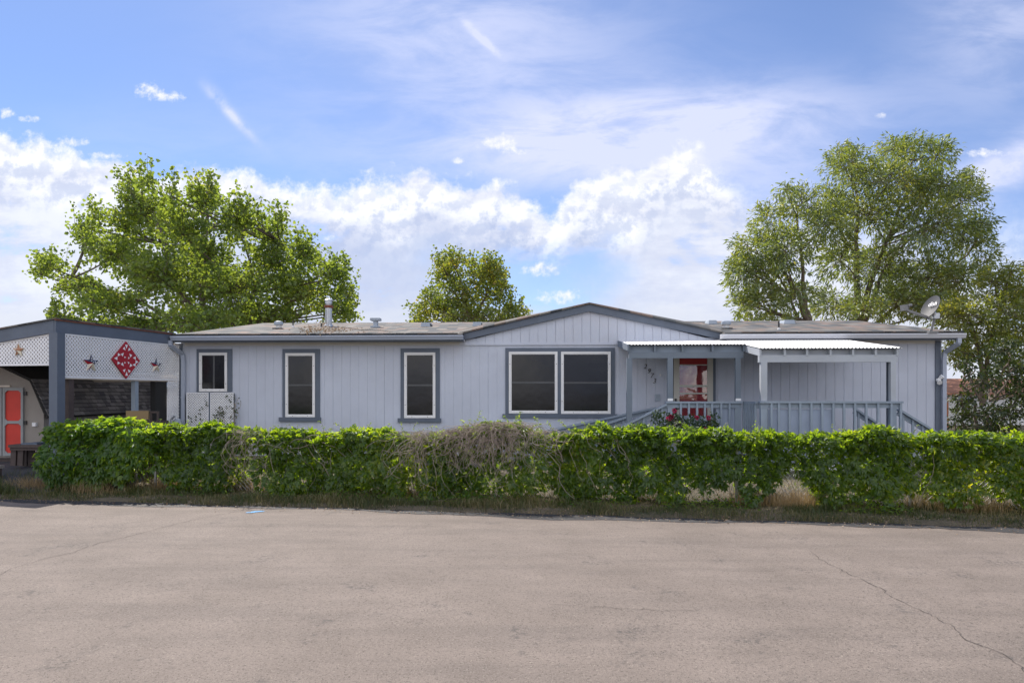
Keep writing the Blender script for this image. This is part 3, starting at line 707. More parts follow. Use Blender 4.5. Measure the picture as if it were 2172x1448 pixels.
part('rust_band', M_rust, lambda m_: m_.lathe(p + Vector((0, 0, 38 * k)), [(7.2 * k, 0), (9.6 * k, .8 * k), (9.8 * k, 5 * k), (6 * k, 6.5 * k)], 22), flue, smooth=True)
part('chimney_cap', M_galv, lambda m_: m_.lathe(p + Vector((0, 0, 44 * k)), [(5.5 * k, 0), (5.5 * k, 3 * k), (7.4 * k, 3.2 * k), (7.4 * k, 9.6 * k), (9.4 * k, 10 * k), (9.2 * k, 11.5 * k), (4 * k, 14 * k), (.5 * k, 14.5 * k)], 22), flue, smooth=True)

# ------------------------------------------------------------------ leaves
def noise2(x, y, seed=0):
    """value noise in -1..1 (numpy)"""
    x = np.asarray(x, float); y = np.asarray(y, float); xi, yi = np.floor(x).astype(int), np.floor(y).astype(int); fx, fy = x - xi, y - yi
    fx = fx * fx * (3 - 2 * fx); fy = fy * fy * (3 - 2 * fy)
    def h(a, b):
        n = np.sin(a * 127.1 + b * 311.7 + seed * 74.7) * 43758.5453; return (n - np.floor(n)) * 2 - 1
    return (h(xi, yi) * (1 - fx) + h(xi + 1, yi) * fx) * (1 - fy) + (h(xi, yi + 1) * (1 - fx) + h(xi + 1, yi + 1) * fx) * fy
def unit(a): return a / np.maximum(np.linalg.norm(a, axis=-1, keepdims=True), 1e-9)
def leaf_mesh(name, pos, ax, nr, L, W, mat, parent=None, fold=.25, droop=.2, lobed=False):
    """every leaf: five vertices, four small faces folded along the midrib"""
    n = len(pos); ax = unit(ax); sd_ = unit(np.cross(ax, nr)); nr = np.cross(sd_, ax)
    L = np.asarray(L).reshape(-1, 1) * np.ones((n, 1)); W = np.asarray(W).reshape(-1, 1) * np.ones((n, 1))
    base = pos; mid = pos + ax * L * .45 - nr * W * fold * .5
    lf = pos + ax * L * .42 + sd_ * W * .5 + nr * W * fold * .5; rt = pos + ax * L * .42 - sd_ * W * .5 + nr * W * fold * .5
    tip = pos + ax * L * (1 - droop * .3) - nr * L * droop
    if lobed:
        l2 = pos + ax * L * .80 + sd_ * W * .34; r2 = pos + ax * L * .80 - sd_ * W * .34; c1 = pos + ax * L * .12 + sd_ * W * .30; c2 = pos + ax * L * .12 - sd_ * W * .30
        v = np.stack([base, lf, mid, rt, tip, l2, r2], 1).reshape(-1, 3); nv = 7
        fc = [(0, 1, 2), (0, 2, 3), (1, 5, 2), (5, 4, 2), (4, 6, 2), (6, 3, 2)]
        # pinch between lobes
        vv = v.reshape(n, 7, 3); vv[:, 1] += (vv[:, 1] - vv[:, 2]) * .15; vv[:, 3] += (vv[:, 3] - vv[:, 2]) * .15
        v = vv.reshape(-1, 3)
    else:
        v = np.stack([base, lf, mid, rt, tip], 1).reshape(-1, 3); nv = 5; fc = [(0, 1, 2), (0, 2, 3), (1, 4, 2), (2, 4, 3)]
    fcs = np.array(fc); k = len(fc)
    idx = (np.arange(n)[:, None, None] * nv + fcs[None]).reshape(-1)
    return raw_mesh(name, v, idx, n * k, mat, parent)
def raw_mesh(name, v, idx, nf, mat, parent=None, origin=None):
    me = bpy.data.meshes.new(name); me.vertices.add(len(v)); me.vertices.foreach_set('co', np.ascontiguousarray(v, np.float32).reshape(-1))
    me.loops.add(nf * 3); me.loops.foreach_set('vertex_index', idx.astype(np.int32)); me.polygons.add(nf)
    me.polygons.foreach_set('loop_start', np.arange(0, nf * 3, 3, dtype=np.int32))
    me.update(calc_edges=True); me.materials.append(mat); return finish(me, name, parent, origin)
def rdir(n): return unit(rng.normal(size=(n, 3)))

# ------------------------------------------------------------------ trees
def tree(name, label, D, stems, lobes, lmat, L, W, per_m2, parent_cat='tree', twig_up=.35, cluster=.28, depth_scale=.7, lobed=False, droop=.25, stem_r=.2, narrow=False, seed=1, clus_n=14, shoots=0):
    r = random.Random(seed)
    X0 = [(p[0][0] - CX) / F * D for p in stems]
    root = thing(name, (sum(X0) / len(X0), D, .15), label, parent_cat)
    if shoots > 3: lobes = [(x + (4 if x < 200 else 0), y + 14 + max(0, (x - 380) * .05), rx * .92, ry * .9) for x, y, rx, ry in lobes]
    S3 = [[pw(px, py, D + dz) for px, py, dz in st] for st in stems]
    tb = MB()
    for st, rr in zip(S3, stem_r if isinstance(stem_r, (list, tuple)) else [stem_r] * len(S3)):
        pts = []; m_ = len(st)
        for i in range(m_ - 1):
            for k in range(4): pts.append(st[i].lerp(st[i + 1], k / 4) + Vector((r.gauss(0, .04), r.gauss(0, .04), 0)))
        pts.append(st[-1]); tb.tube(pts, [rr * (1 - .82 * i / len(pts)) for i in range(len(pts))], 9)
    allp = [p for st in S3 for p in st]
    P, A, Nn = [], [], []
    half = (max(l[0] + l[2] for l in lobes) - min(l[0] - l[2] for l in lobes)) / 2; midx = (max(l[0] + l[2] for l in lobes) + min(l[0] - l[2] for l in lobes)) / 2
    br = MB()
    for cx, cy, rx, ry in lobes:
        for rep in range(2):
            q = math.sqrt(max(.08, 1 - ((cx - midx) / half) ** 2)); dd = (r.uniform(.15, 1) * (-1 if rep == 0 else 1)) * q * half / F * D * depth_scale
            DD = D + dd; c = pw(cx + r.gauss(0, rx * .12), cy + r.gauss(0, ry * .12), DD); a, b = rx / F * DD, ry / F * DD; dep = (a + b) * .5
            # limb from the stem
            cand = [p for p in allp if p.z < c.z - .2] or [min(allp, key=lambda p: p.z)]
            s0 = min(cand, key=lambda p: (p - c).length + 0.3 * abs(p.z - c.z)); m1 = s0.lerp(c, .5) + Vector((r.gauss(0, .2), r.gauss(0, .2), -.05 * (c - s0).length))
            m1.z = max(m1.z, s0.z + .1)
            pts = [s0 * (1 - t) ** 2 + m1 * (2 * t * (1 - t)) + c * t * t for t in np.linspace(0, 1, 9)]
            r0 = min(.09, .02 + .012 * (c - s0).length); br.tube(pts, [r0 * (1 - .7 * i / 8) for i in range(9)], 6)
            nt = max(6, int(per_m2 * math.pi * a * b))
            for _ in range(nt):
                d = Vector((r.gauss(0, 1), r.gauss(0, 1), r.gauss(twig_up, 1))).normalized(); e = c + Vector((d.x * a, d.y * dep, d.z * b)) * r.uniform(.72, 1.12)
                s_ = c + Vector((d.x * a, d.y * dep, d.z * b)) * r.uniform(0, .35); mdl = s_.lerp(e, .5) + Vector((0, 0, .06 * (e - s_).length))
                tw = [s_, mdl, e]
                if r.random() < .6: br.tube([c.lerp(s_, .5)] + tw, [.014, .011, .008, .004], 3, cap=False)
                nc = clus_n; ts = np.clip(rng.beta(1.6, 1.0, nc), .1, 1.0)
                s_, mdl, e = (np.array(x) for x in tw)
                pp = ((1 - ts) ** 2)[:, None] * s_ + (2 * ts * (1 - ts))[:, None] * mdl + (ts ** 2)[:, None] * e
                P.append(pp + rng.normal(size=(nc, 3)) * cluster * (.35 + .65 * (1 - ts))[:, None])
                dn = np.array(d)
                A.append(rdir(nc) * .8 + dn * .7 + np.array([0, 0, -.45]) if not narrow else rdir(nc) * .6 + dn * .9 + np.array([0, 0, -.35]))
                Nn.append(rdir(nc) * .9 + np.array([0, 0, .7]))
            for _ in range(shoots if rep == 0 else 0):
                an = r.uniform(0, 6.28); q_ = math.sqrt(r.random()); b0_ = c + Vector((a * q_ * math.cos(an), dep * q_ * math.sin(an), b * math.sqrt(max(0, 1 - q_ * q_)) * .7)); hh = r.uniform(.4, .95)
                t0_ = b0_ + Vector((r.gauss((b0_.x - c.x) * .25, .15), r.gauss(0, .15), hh)); br.tube([c.lerp(b0_, .4), b0_, t0_], [.014, .01, .004], 3, cap=False)
                nc = int(22 * hh); ts = rng.random(nc) ** .8; wd = .20 * (1 - ts) + .06
                P.append(np.array(b0_) + ts[:, None] * np.array(t0_ - b0_) + rng.normal(size=(nc, 3)) * wd[:, None]); A.append(rdir(nc) + np.array([0, 0, -.1])); Nn.append(rdir(nc) + np.array([0, 0, .5]))
    tr = tb.build('trunk', M_bark, root, smooth=True)
    br.build('branches', M_bark, root, smooth=False)
    P = np.concatenate(P); A = np.concatenate(A); Nn = np.concatenate(Nn); n = len(P)
    sc = rng.uniform(.65, 1.25, n)
    leaf_mesh('crown', P, A, Nn, L * sc, W * sc, lmat, root, droop=droop, lobed=lobed)
    print(name, n, 'leaves')
    return root
tree('maple_tree', 'broad bright green maple with spiky shoots behind the carport and chimney', 34,
     [[(440, 800, 0), (425, 690, 0), (385, 620, 0), (350, 520, .5), (320, 430, 1)], [(440, 800, 0), (432, 680, 0), (430, 600, 1), (438, 480, 1), (440, 400, 1)],
      [(450, 800, 0), (490, 690, -1), (540, 620, -1.5), (600, 520, -1.5)], [(440, 800, 0), (405, 700, 1), (300, 640, 1), (150, 590, 1)], [(450, 800, 0), (520, 690, 1), (620, 640, 1.5), (715, 570, 1.5)]],
     [(310, 445, 68, 75), (312, 375, 17, 26), (272, 382, 22, 26), (265, 470, 32, 40), (245, 525, 80, 48), (185, 470, 32, 18), (205, 445, 22, 12), (172, 492, 20, 14), (105, 550, 42, 24), (75, 566, 20, 12), (160, 600, 55, 28), (112, 655, 20, 14), (135, 668, 34, 16), (230, 640, 80, 50),
      (430, 425, 42, 52), (444, 382, 13, 16), (412, 398, 13, 18), (365, 405, 20, 25), (380, 480, 62, 70), (505, 470, 46, 50), (508, 425, 16, 22), (495, 440, 20, 22), (588, 445, 18, 14), (545, 450, 26, 22), (580, 480, 34, 36), (575, 545, 68, 60), (640, 490, 22, 14), (650, 530, 40, 45), (625, 600, 70, 60), (725, 540, 26, 20), (700, 565, 40, 36),
      (740, 600, 22, 34), (715, 640, 45, 40), (480, 600, 110, 70), (350, 590, 95, 72), (420, 660, 120, 40), (560, 660, 110, 40), (290, 685, 80, 30), (300, 560, 60, 45), (440, 540, 70, 60), (190, 690, 60, 18)],
     L_maple, .155, .14, 16, lobed=True, shoots=5, stem_r=[.30, .22, .22, .14, .16], seed=3, twig_up=.55, clus_n=11, cluster=.24)
tree('small_maple_tree', 'smaller yellowing tree seen above the roof left of the gable', 44,
     [[(1000, 800, 0), (998, 690, 0), (985, 620, 0), (965, 560, 0)], [(1000, 800, 0), (1000, 690, .5), (1030, 630, .5), (1040, 570, .5)]],
     [(950, 590, 36, 34), (958, 550, 20, 14), (932, 552, 10, 12), (972, 558, 14, 20), (1020, 590, 44, 34), (1035, 558, 24, 12), (1003, 556, 9, 9), (1052, 562, 9, 10), (915, 635, 30, 26), (890, 665, 24, 22), (985, 635, 55, 40), (1060, 625, 32, 34), (1085, 660, 26, 26), (1000, 672, 90, 22), (1112, 668, 14, 12), (955, 660, 50, 25), (895, 690, 30, 14), (1045, 590, 30, 30)],
     L_maple2, .165, .15, 11, lobed=True, shoots=2, stem_r=[.2, .15], seed=5, twig_up=.4, clus_n=11, cluster=.28)
tree('willow_tree', 'slimmer two stemmed narrow leaved tree left of the tall one, behind the right roof', 33,
     [[(1722, 800, 0), (1712, 680, 0), (1692, 620, 0), (1655, 560, .5), (1620, 510, .5)], [(1725, 800, 0), (1720, 690, .4), (1703, 620, .8), (1700, 530, .8), (1690, 460, .8)], [(1710, 800, .3), (1700, 690, .6), (1670, 620, .5), (1640, 560, 0)]],
     [(1600, 530, 45, 42), (1640, 475, 48, 44), (1582, 590, 40, 48), (1560, 555, 24, 26), (1665, 540, 60, 60), (1610, 650, 60, 45), (1572, 640, 30, 30), (1700, 430, 55, 42), (1665, 405, 20, 16), (1690, 640, 60, 40), (1740, 490, 55, 60), (1625, 580, 50, 40), (1640, 690, 60, 22), (1580, 680, 24, 16)],
     L_willow, .27, .075, 8, narrow=True, stem_r=[.17, .16, .10], seed=8, twig_up=.35, clus_n=20, cluster=.26)
tree('tall_willow_tree', 'tallest narrow leaved tree with forked trunk behind the right half of the roof', 36,
     [[(1822, 800, 0), (1820, 690, 0), (1816, 600, 0), (1815, 540, .3), (1822, 450, .3), (1810, 390, .3)], [(1822, 800, 0), (1828, 660, 0), (1850, 590, -.5), (1880, 510, -.5), (1920, 420, -.5), (1935, 340, 0)], [(1825, 720, 0), (1900, 650, 1), (1990, 590, 1), (2060, 530, 1)], [(1830, 700, 0), (1880, 560, 1.5), (1990, 450, 1.5)]],
     [(1930, 325, 65, 36), (1900, 312, 18, 16), (1990, 330, 40, 40), (1800, 365, 55, 48), (1785, 320, 22, 18), (1880, 385, 95, 55), (1995, 395, 62, 50), (2040, 425, 48, 42), (2062, 375, 22, 12), (1840, 460, 80, 60), (1970, 490, 95, 60), (2055, 520, 52, 56), (1765, 450, 45, 50), (1790, 560, 55, 60), (1870, 570, 80, 60), (1960, 590, 85, 60),
      (2045, 600, 66, 50), (1900, 650, 95, 40), (2085, 470, 26, 30), (2095, 560, 26, 44), (1770, 650, 50, 40), (1990, 660, 70, 40), (1950, 410, 60, 60), (1840, 660, 60, 40)],
     L_willow, .27, .075, 7.5, narrow=True, stem_r=[.24, .18, .12, .12], seed=13, twig_up=.4, clus_n=20, cluster=.28)
tree('olive_tree', 'yellow green tree at the right picture edge behind the satellite dish', 29,
     [[(2085, 860, 0), (2080, 760, 0), (2060, 690, .3), (2040, 640, .3)], [(2085, 860, 0), (2095, 740, 0), (2125, 650, 0), (2140, 590, 0)]],
     [(2120, 600, 42, 38), (2150, 575, 24, 18), (2050, 665, 58, 40), (2125, 660, 50, 45), (2010, 680, 40, 36), (2090, 715, 60, 36), (2165, 620, 30, 40), (2160, 700, 30, 40), (2020, 735, 30, 26), (2130, 760, 45, 30), (2190, 660, 30, 60), (2040, 760, 32, 26)],
     L_willow2, .21, .07, 13, narrow=True, stem_r=[.13, .12], seed=21, twig_up=.3, clus_n=20, cluster=.24)
tree('dark_shrub', 'dark bushy shrub beyond the right corner of the house', 18.5,
     [[(2075, 940, 0), (2068, 860, 0), (2045, 800, 0), (2035, 770, 0)], [(2080, 940, 0), (2100, 850, 0), (2130, 780, 0)], [(2060, 940, 0), (2040, 880, 0), (2025, 840, 0)]],
     [(2090, 810, 40, 26), (2140, 790, 45, 35), (2150, 860, 40, 40), (2090, 880, 55, 36), (2028, 890, 24, 26), (2040, 848, 24, 22), (2130, 740, 40, 26), (2180, 820, 30, 60), (2120, 920, 60, 24), (2040, 925, 45, 20), (2060, 775, 24, 14)],
     L_dark, .11, .06, 24, 'shrub', stem_r=[.05, .05, .03], seed=31, twig_up=.2, clus_n=16, cluster=.16, depth_scale=.6)

# ------------------------------------------------------------------ neighbouring houses far behind
def nhouse(name, label, x0, x1, y0, y1, zt, zr, roofm, wins=(), mat=M_nwhite):
    h = thing(name, ((x0 + x1) / 2, y0, 0), label, 'house')
    m_ = MB(); m_.box(x0, x1, y0, y1, -.5, zt); m_.build('wall', mat, h)
    ym = (y0 + y1) / 2; m_ = MB()
    for a, b in ((y0 - .3, ym), (y1 + .3, ym)):
        q = [(x0 - .3, a, zt - .03), (x1 + .3, a, zt - .03), (x1 + .3, b, zr), (x0 - .3, b, zr)]; m_.prism(q, [(p[0], p[1], p[2] + .08) for p in q])
    m_.build('roof', roofm, h)
    for wx0, wx1, wz0, wz1 in wins:
        m_ = MB(); m_.box(wx0, wx1, y0 - .05, y0 - .001, wz0, wz1); w = m_.build('window', M_vent, h)
        m_ = MB(); c = (wx0 + wx1) / 2
        for a, b in ((wx0 + .1, c - .05), (c + .05, wx1 - .1)): m_.box(a, b, y0 - .07, y0 - .052, wz0 + .1, wz1 - .1)
        m_.build('pane', M_pane, w)
    return h
a = pw(2012, 836, 32); b = pw(2240, 836, 32); w0 = pw(2030, 861, 32); w1 = pw(2064, 841, 32)
nhouse('neighbour_house', 'white house with orange brown roof showing through the shrub at right', a.x, b.x, 32, 38, a.z, pw(2012, 806, 35).z, M_orange, [(w0.x, w1.x, w0.z, w1.z)])
m_ = MB(); p = pw(2000, 900, 30); m_.box(p.x - .4, pw(2012, 900, 30).x, 30, 30.4, .1, pw(2000, 840, 30).z); tag(m_.build('wood_fence', M_orwood), 'short orange wooden fence beside the white neighbouring house', 'fence')
nhouse('pale_house', 'pale house half hidden behind the shed under the carport', -24, -12.6, 27, 33, 1.95, 3.0, M_vent)

# ------------------------------------------------------------------ carport
_a = math.atan2(-.206, .978)
PX, PY = pw(122, 800, 12.88).x, 12.88
CF = frame(PX, PY, _a)
def cs(px, py, off=0.0): p = hit(CF, px, py, 0, off); return p.y, p.z      # on the side face
def cfp(px, py, off=0.0): p = hit(CF, px, py, 1, off); return p.x, p.z     # on the front face
carport = thing('carport', (PX, PY, .25), 'open carport with slate fascia and white lattice panels left of the house', 'carport')
zt = (cfp(122, 678)[1]); zb_ = cfp(122, 705.5)[1]; sl = (zt - cfp(0, 700.5)[1]) / -cfp(0, 700)[0]
yend = cs(366, 740)[0]; ylat = cs(379, 760)[0]
print('carport', PX, 'zt', zt, zb_, 'slope', sl, 'len', yend, ylat, 'zlat', cs(135, 800)[1], cs(370, 809)[1], cfp(60, 775)[1])
XL = -5.2
def cpart(name, mat, fn, parent=carport, smooth=False): return part(name, mat, fn, parent, CF, smooth)
cpart('fascia', M_trim, lambda m_: m_.box(-.02, .025, -.06, yend, zb_, zt))
cpart('front_fascia', M_trim, lambda m_: m_.hexa([(XL, -.065, zb_ + XL * sl), (-.0205, -.065, zb_), (-.0205, -.02, zb_), (XL, -.02, zb_ + XL * sl), (XL, -.065, zt + XL * sl), (-.0205, -.065, zt), (-.0205, -.02, zt), (XL, -.02, zt + XL * sl)]))
cpart('roof', M_roof, lambda m_: m_.hexa([(XL - .05, -.10, zt + .004 + XL * sl), (.06, -.10, zt + .004), (.06, yend - .02, zt + .004), (XL - .05, yend + 2, zt + .004 + XL * sl), (XL - .05, -.10, zt + .03 + XL * sl), (.06, -.10, zt + .03), (.06, yend - .02, zt + .03), (XL - .05, yend + 2, zt + .03 + XL * sl)]))
cpart('roof_edge', M_rust, lambda m_: (m_.box(.026, .05, -.09, yend - .02, zt - .02, zt + .003)))
cpart('ceiling', M_carp, lambda m_: m_.hexa([(XL, -.015, zt - .04 + XL * sl), (-.025, -.015, zt - .04), (-.025, yend, zt - .04), (XL, yend + 1.5, zt - .04 + XL * sl), (XL, -.015, zt - .002 + XL * sl), (-.025, -.015, zt - .002), (-.025, yend, zt - .002), (XL, yend + 1.5, zt - .002 + XL * sl)]))
cpart('roof', M_roof, lambda m_: m_.hexa([(XL - .05, yend + 2.001, zt + XL * sl - .04), (-1.0, yend - .01, zt - 1.0 * sl - .04), (-1.0, 9.5, zt - 1.0 * sl - .04), (XL - .05, 9.5, zt + XL * sl - .04), (XL - .05, yend + 2.001, zt + .03 + XL * sl), (-1.0, yend - .01, zt + .03 - 1.0 * sl), (-1.0, 9.5, zt + .03 - 1.0 * sl), (XL - .05, 9.5, zt + .03 + XL * sl)]))  # unseen rear slab, added to keep light out of the carport interior
for y in np.arange(.45, 3.3, .55):
    cpart('rafter', M_carp, lambda m_: m_.hexa([(XL, y, zt - .3 + XL * sl), (-.03, y, zt - .3), (-.03, y + .05, zt - .3), (XL, y + .05, zt - .3 + XL * sl), (XL, y, zt - .042 + XL * sl), (-.03, y, zt - .042), (-.03, y + .05, zt - .042), (XL, y + .05, zt - .042 + XL * sl)]))
zl = (cs(135, 799.5)[1] + cs(370, 809.3)[1]) / 2; zlf = cfp(60, 775.5)[1]
cpart('back_beam', M_carp, lambda m_: m_.box(XL, -.05, yend - .02, yend + .06, 1.98, 2.16))
cpart('side_beam', M_carp, lambda m_: m_.box(-.14, -.04, .12, ylat, zl - .02, zl + .13))
w = .095
cpart('post', M_trim, lambda m_: m_.box(-w, w * .95, -.095, .08, .25, zb_ + .001), )
cpart('post', M_carp, lambda m_: m_.box(XL, XL + .15, -.05, .1, .25, zb_ + XL * sl))
p = hit(CF, 146, 840, 0, -.09)
cpart('post', M_darkwood, lambda m_: m_.box(-.15, -.03, p.y - .06, p.y + .06, .25, zl - .021))
p2 = hit(CF, 286, 840, 0, -.09)
cpart('post', M_rail, lambda m_: m_.box(-.14, -.04, p2.y - .05, p2.y + .05, .25, zl - .021))
yc0, yc1 = cs(355, 840)[0], ylat
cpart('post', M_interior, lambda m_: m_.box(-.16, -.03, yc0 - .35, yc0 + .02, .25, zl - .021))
m_ = MB(CF); lattice(m_, [(.10, zl), (ylat, zl), (ylat, zb_ - .002), (.10, zb_ - .002)], lambda a, z, d: (.0 + d, a, z), border=.028); m_.build('lattice_panel', M_latt, carport)
m_ = MB(CF); lattice(m_, [(yc0, .85), (ylat, .85), (ylat, zl - .003), (yc0, zl - .003)], lambda a, z, d: (.0 + d, a, z), border=0); m_.build('lattice_column', M_latt, carport)
m_ = MB(CF); lattice(m_, [(-2.6, zlf), (-.10, zlf), (-.10, zb_ - .10 * sl), (-2.6, zb_ - 2.6 * sl)], lambda a, z, d: (a, -.012 - d, z), border=.028); m_.build('lattice_panel', M_latt, carport)

# ornaments on the lattice
def star(label, put, r, mats, tilt=0.0):
    """barn star with raised ridges, put(x, z, d)"""
    m_ = MB(CF); out = []
    for k in range(10):
        a = math.pi / 2 + k * math.pi / 5 + tilt; rr = r if k % 2 == 0 else r * .42; out.append((rr * math.cos(a), rr * math.sin(a)))
    for k in range(10):
        p, q = out[k], out[(k + 1) % 10]; arm = ((k + 1) // 2) % 5           # 0 top, 1 upper left, 2 lower left, 3 lower right, 4 upper right
        m_.cm = (0, 0, 1, 2, 1, 2, 2, 0, 0, 0)[k]
        m_.add([put(p[0], p[1], .012), put(q[0], q[1], .012), put(0, 0, r * .28 + .012)], [(0, 1, 2)]); m_.cm = 3
        m_.add([put(p[0], p[1], .012), put(q[0], q[1], .012), put(q[0], q[1], .0), put(p[0], p[1], .0)], [(0, 1, 2, 3)])
    m_.cm = 3
    for k in range(16):
        x, z = random.uniform(-.35, .35) * r, random.uniform(.05, .75) * r
        if abs(x) > .30 * r * (1.15 - z / r * 1.1): continue
        d = .03 + r * .28 * max(0, 1 - math.hypot(x, z) / r) ; m_.add([put(x + .012 * math.cos(a), z + .012 * math.sin(a), d) for a in np.linspace(0, 5.5, 7)], [tuple(range(7))])
    m_.cm = 0; o = m_.build('star_ornament', mats, None); return tag(o, label, 'star ornament', 'metal stars on the carport lattice')
def side_put(px, py):
    y, z = cs(px, py, .02); return lambda a, b, d: (.02 + d, y + a, z + b)
def front_put(px, py):
    x, z = cfp(px, py, -.035); return lambda a, b, d: (x + a, -.035 - d, z + b)
flag = [M_navy, M_quilt, M_cream2, M_white]
k = F / 13.6
star('largest navy, red and cream star, left of the red quilt board', side_put(192, 770), 21 / k, flag)
star('navy, red and cream star between the red quilt board and the house', side_put(330, 775), 17.5 / (F / 15.3), flag)
star('rusty cream star on the front lattice left of the slate post', front_put(40, 743), 15 / (F / 12.8), [M_starrust, M_starrust, M_cream2, M_cream2])
qy, qz = cs(266, 763.5, .03); hw = 39 / (F / 14.6)
m_ = MB(CF); m_.prism([(.03, qy - hw, qz), (.03, qy, qz - hw), (.03, qy + hw, qz), (.03, qy, qz + hw)], [(.055, qy - hw, qz), (.055, qy, qz - hw), (.055, qy + hw, qz), (.055, qy, qz + hw)])
m_.cm = 1
for x, y, sz, dr in ((768, 225, 32, -90), (735, 262, 28, -45), (810, 268, 28, -135), (650, 350, 28, 0), (706, 340, 30, 45), (833, 345, 30, 135), (900, 380, 32, 180), (605, 402, 32, 180), (935, 435, 32, 0), (645, 465, 28, 0), (706, 482, 30, -45), (835, 492, 30, -135), (897, 478, 32, 180),
                     (745, 380, 17, 0), (803, 388, 20, -135), (745, 455, 17, 0), (800, 452, 20, 135), (735, 562, 28, 45), (808, 567, 28, 135), (770, 612, 32, 90)):
    a = (x - 768) / 225 * hw; b = -(y - 418) / 260 * hw; s = sz / 240 * hw; an = R(dr)
    m_.add([(.057, qy + a + s * math.cos(an + t), qz + b + s * math.sin(an + t)) for t in (0, 2.3, -2.3)], [(0, 1, 2)])
tag(m_.build('quilt_board', [M_quilt, M_white], None), 'red and white quilt pattern diamond board hung on the carport lattice', 'quilt board')

# things under the carport
SF = frame(pw(98, 900, 14.3).x, 14.3, 0)
shed = thing('shed', SF @ Vector((-1.5, 0, .3)), 'grey barn roofed garden shed with red panel doors under the carport', 'shed')
zs0 = pw(98, 880, 14.3).z; zs1 = pw(65, 808, 14.3).z; xs1 = pw(65, 808, 14.3).x - SF.translation.x; LS = 4.75
prof = [(-3.0, .36), (-.05, .36), (-.05, zs0 + .02), (xs1 - .02, zs1), (-1.5, zs1 + .55), (-3.0 - xs1 + .02, zs1), (-3.0, zs0 + .02)]
def spart(name, mat, fn, parent=shed): return part(name, mat, fn, parent, SF)
spart('wall', M_shedwall, lambda m_: m_.prism([(x, 0, z) for x, z in prof], [(x, LS, z) for x, z in prof]))
def f(m_):
    for a, b in (((.05, zs0 - .06), (xs1, zs1 + .02)), ((xs1, zs1 + .02), (-1.5, zs1 + .6)), ((-3 - xs1, zs1 + .02), (-1.5, zs1 + .6)), ((-3.05, zs0 - .06), (-3 - xs1, zs1 + .02))):
        q = [(a[0], -.05, a[1]), (b[0], -.05, b[1]), (b[0], LS + .05, b[1]), (a[0], LS + .05, a[1])]; m_.prism(q, [(p[0] + (.03 if p[0] > -1.4 else -.03 if p[0] < -1.6 else 0), p[1], p[2] + .03) for p in q])
spart('roof', M_interior, f)
def f(m_):
    # courses standing proud
    for i in range(9):
        t = i / 9; x = .05 + (xs1 - .05) * t + .03; z = zs0 - .06 + (zs1 + .08 - zs0) * t + .03
        x2 = x + (xs1 - .05) / 9 * .84; z2 = z + (zs1 + .08 - zs0) / 9 * .84; y = -.05
        while y < LS:
            w = random.uniform(.13, .22); o = random.uniform(.008, .022)
            q = [(x + o, y, z), (x + o, min(y + w - .006, LS), z), (x2 + .002, min(y + w - .006, LS), z2), (x2 + .002, y, z2)]; m_.prism(q, [(p[0] + .012, p[1], p[2] + .006) for p in q]); y += w
spart('shingles', M_shedroof, f)
def sx(px): return pw(px, 800, 14.3).x - SF.translation.x
def sz(py): return pw(0, py, 14.3).z
def door_leaf(a, b):
    d = spart('door', M_shedtrim, lambda m_: (m_.box(sx(a), sx(a + 4.5), -.05, -.001, sz(966), sz(822)), m_.box(sx(b - 4.5), sx(b), -.05, -.001, sz(966), sz(822)), m_.box(sx(a + 4.5), sx(b - 4.5), -.048, -.001, sz(828), sz(822)), m_.box(sx(a + 4.5), sx(b - 4.5), -.048, -.001, sz(898), sz(892)), m_.box(sx(a + 4.5), sx(b - 4.5), -.048, -.001, sz(966), sz(960))))
    spart('door_panel', M_red, lambda m_: m_.box(sx(a + 4.4), sx(b - 4.4), -.02, -.0015, sz(962), sz(826)), d)
    for x, y, i, j in ((a + 4.5, 828, 1, 1), (b - 4.5, 828, -1, 1), (a + 4.5, 892, 1, -1), (b - 4.5, 892, -1, -1), (a + 4.5, 898, 1, 1), (b - 4.5, 898, -1, 1), (a + 4.5, 960, 1, -1), (b - 4.5, 960, -1, -1)):
        q = [(sx(x), -.047, sz(y)), (sx(x + 5 * i), -.047, sz(y)), (sx(x), -.047, sz(y + 5 * j))]; spart('corner_brace', M_shedtrim, lambda m_: m_.prism(q, [(p[0], -.0205, p[2]) for p in q]), d)
    for y in (834, 896): spart('hinge', M_black, lambda m_: m_.box(sx(b + 0), sx(b + 6), -.03, -.0015, sz(y + 4), sz(y - 4)), d)
    return d
door_leaf(9, 52); door_leaf(-36, 7)
spart('switch_box', M_white, lambda m_: m_.box(sx(72), sx(79.5), -.06, -.001, sz(903.5), sz(895.5)))
spart('gable_board', M_carp, lambda m_: m_.box(sx(-30), sx(23), -.03, -.001, sz(820.5), sz(817)))
spart('skid', M_darkwood, lambda m_: m_.box(-3.0, -.05, .03, .3, .24, .36))

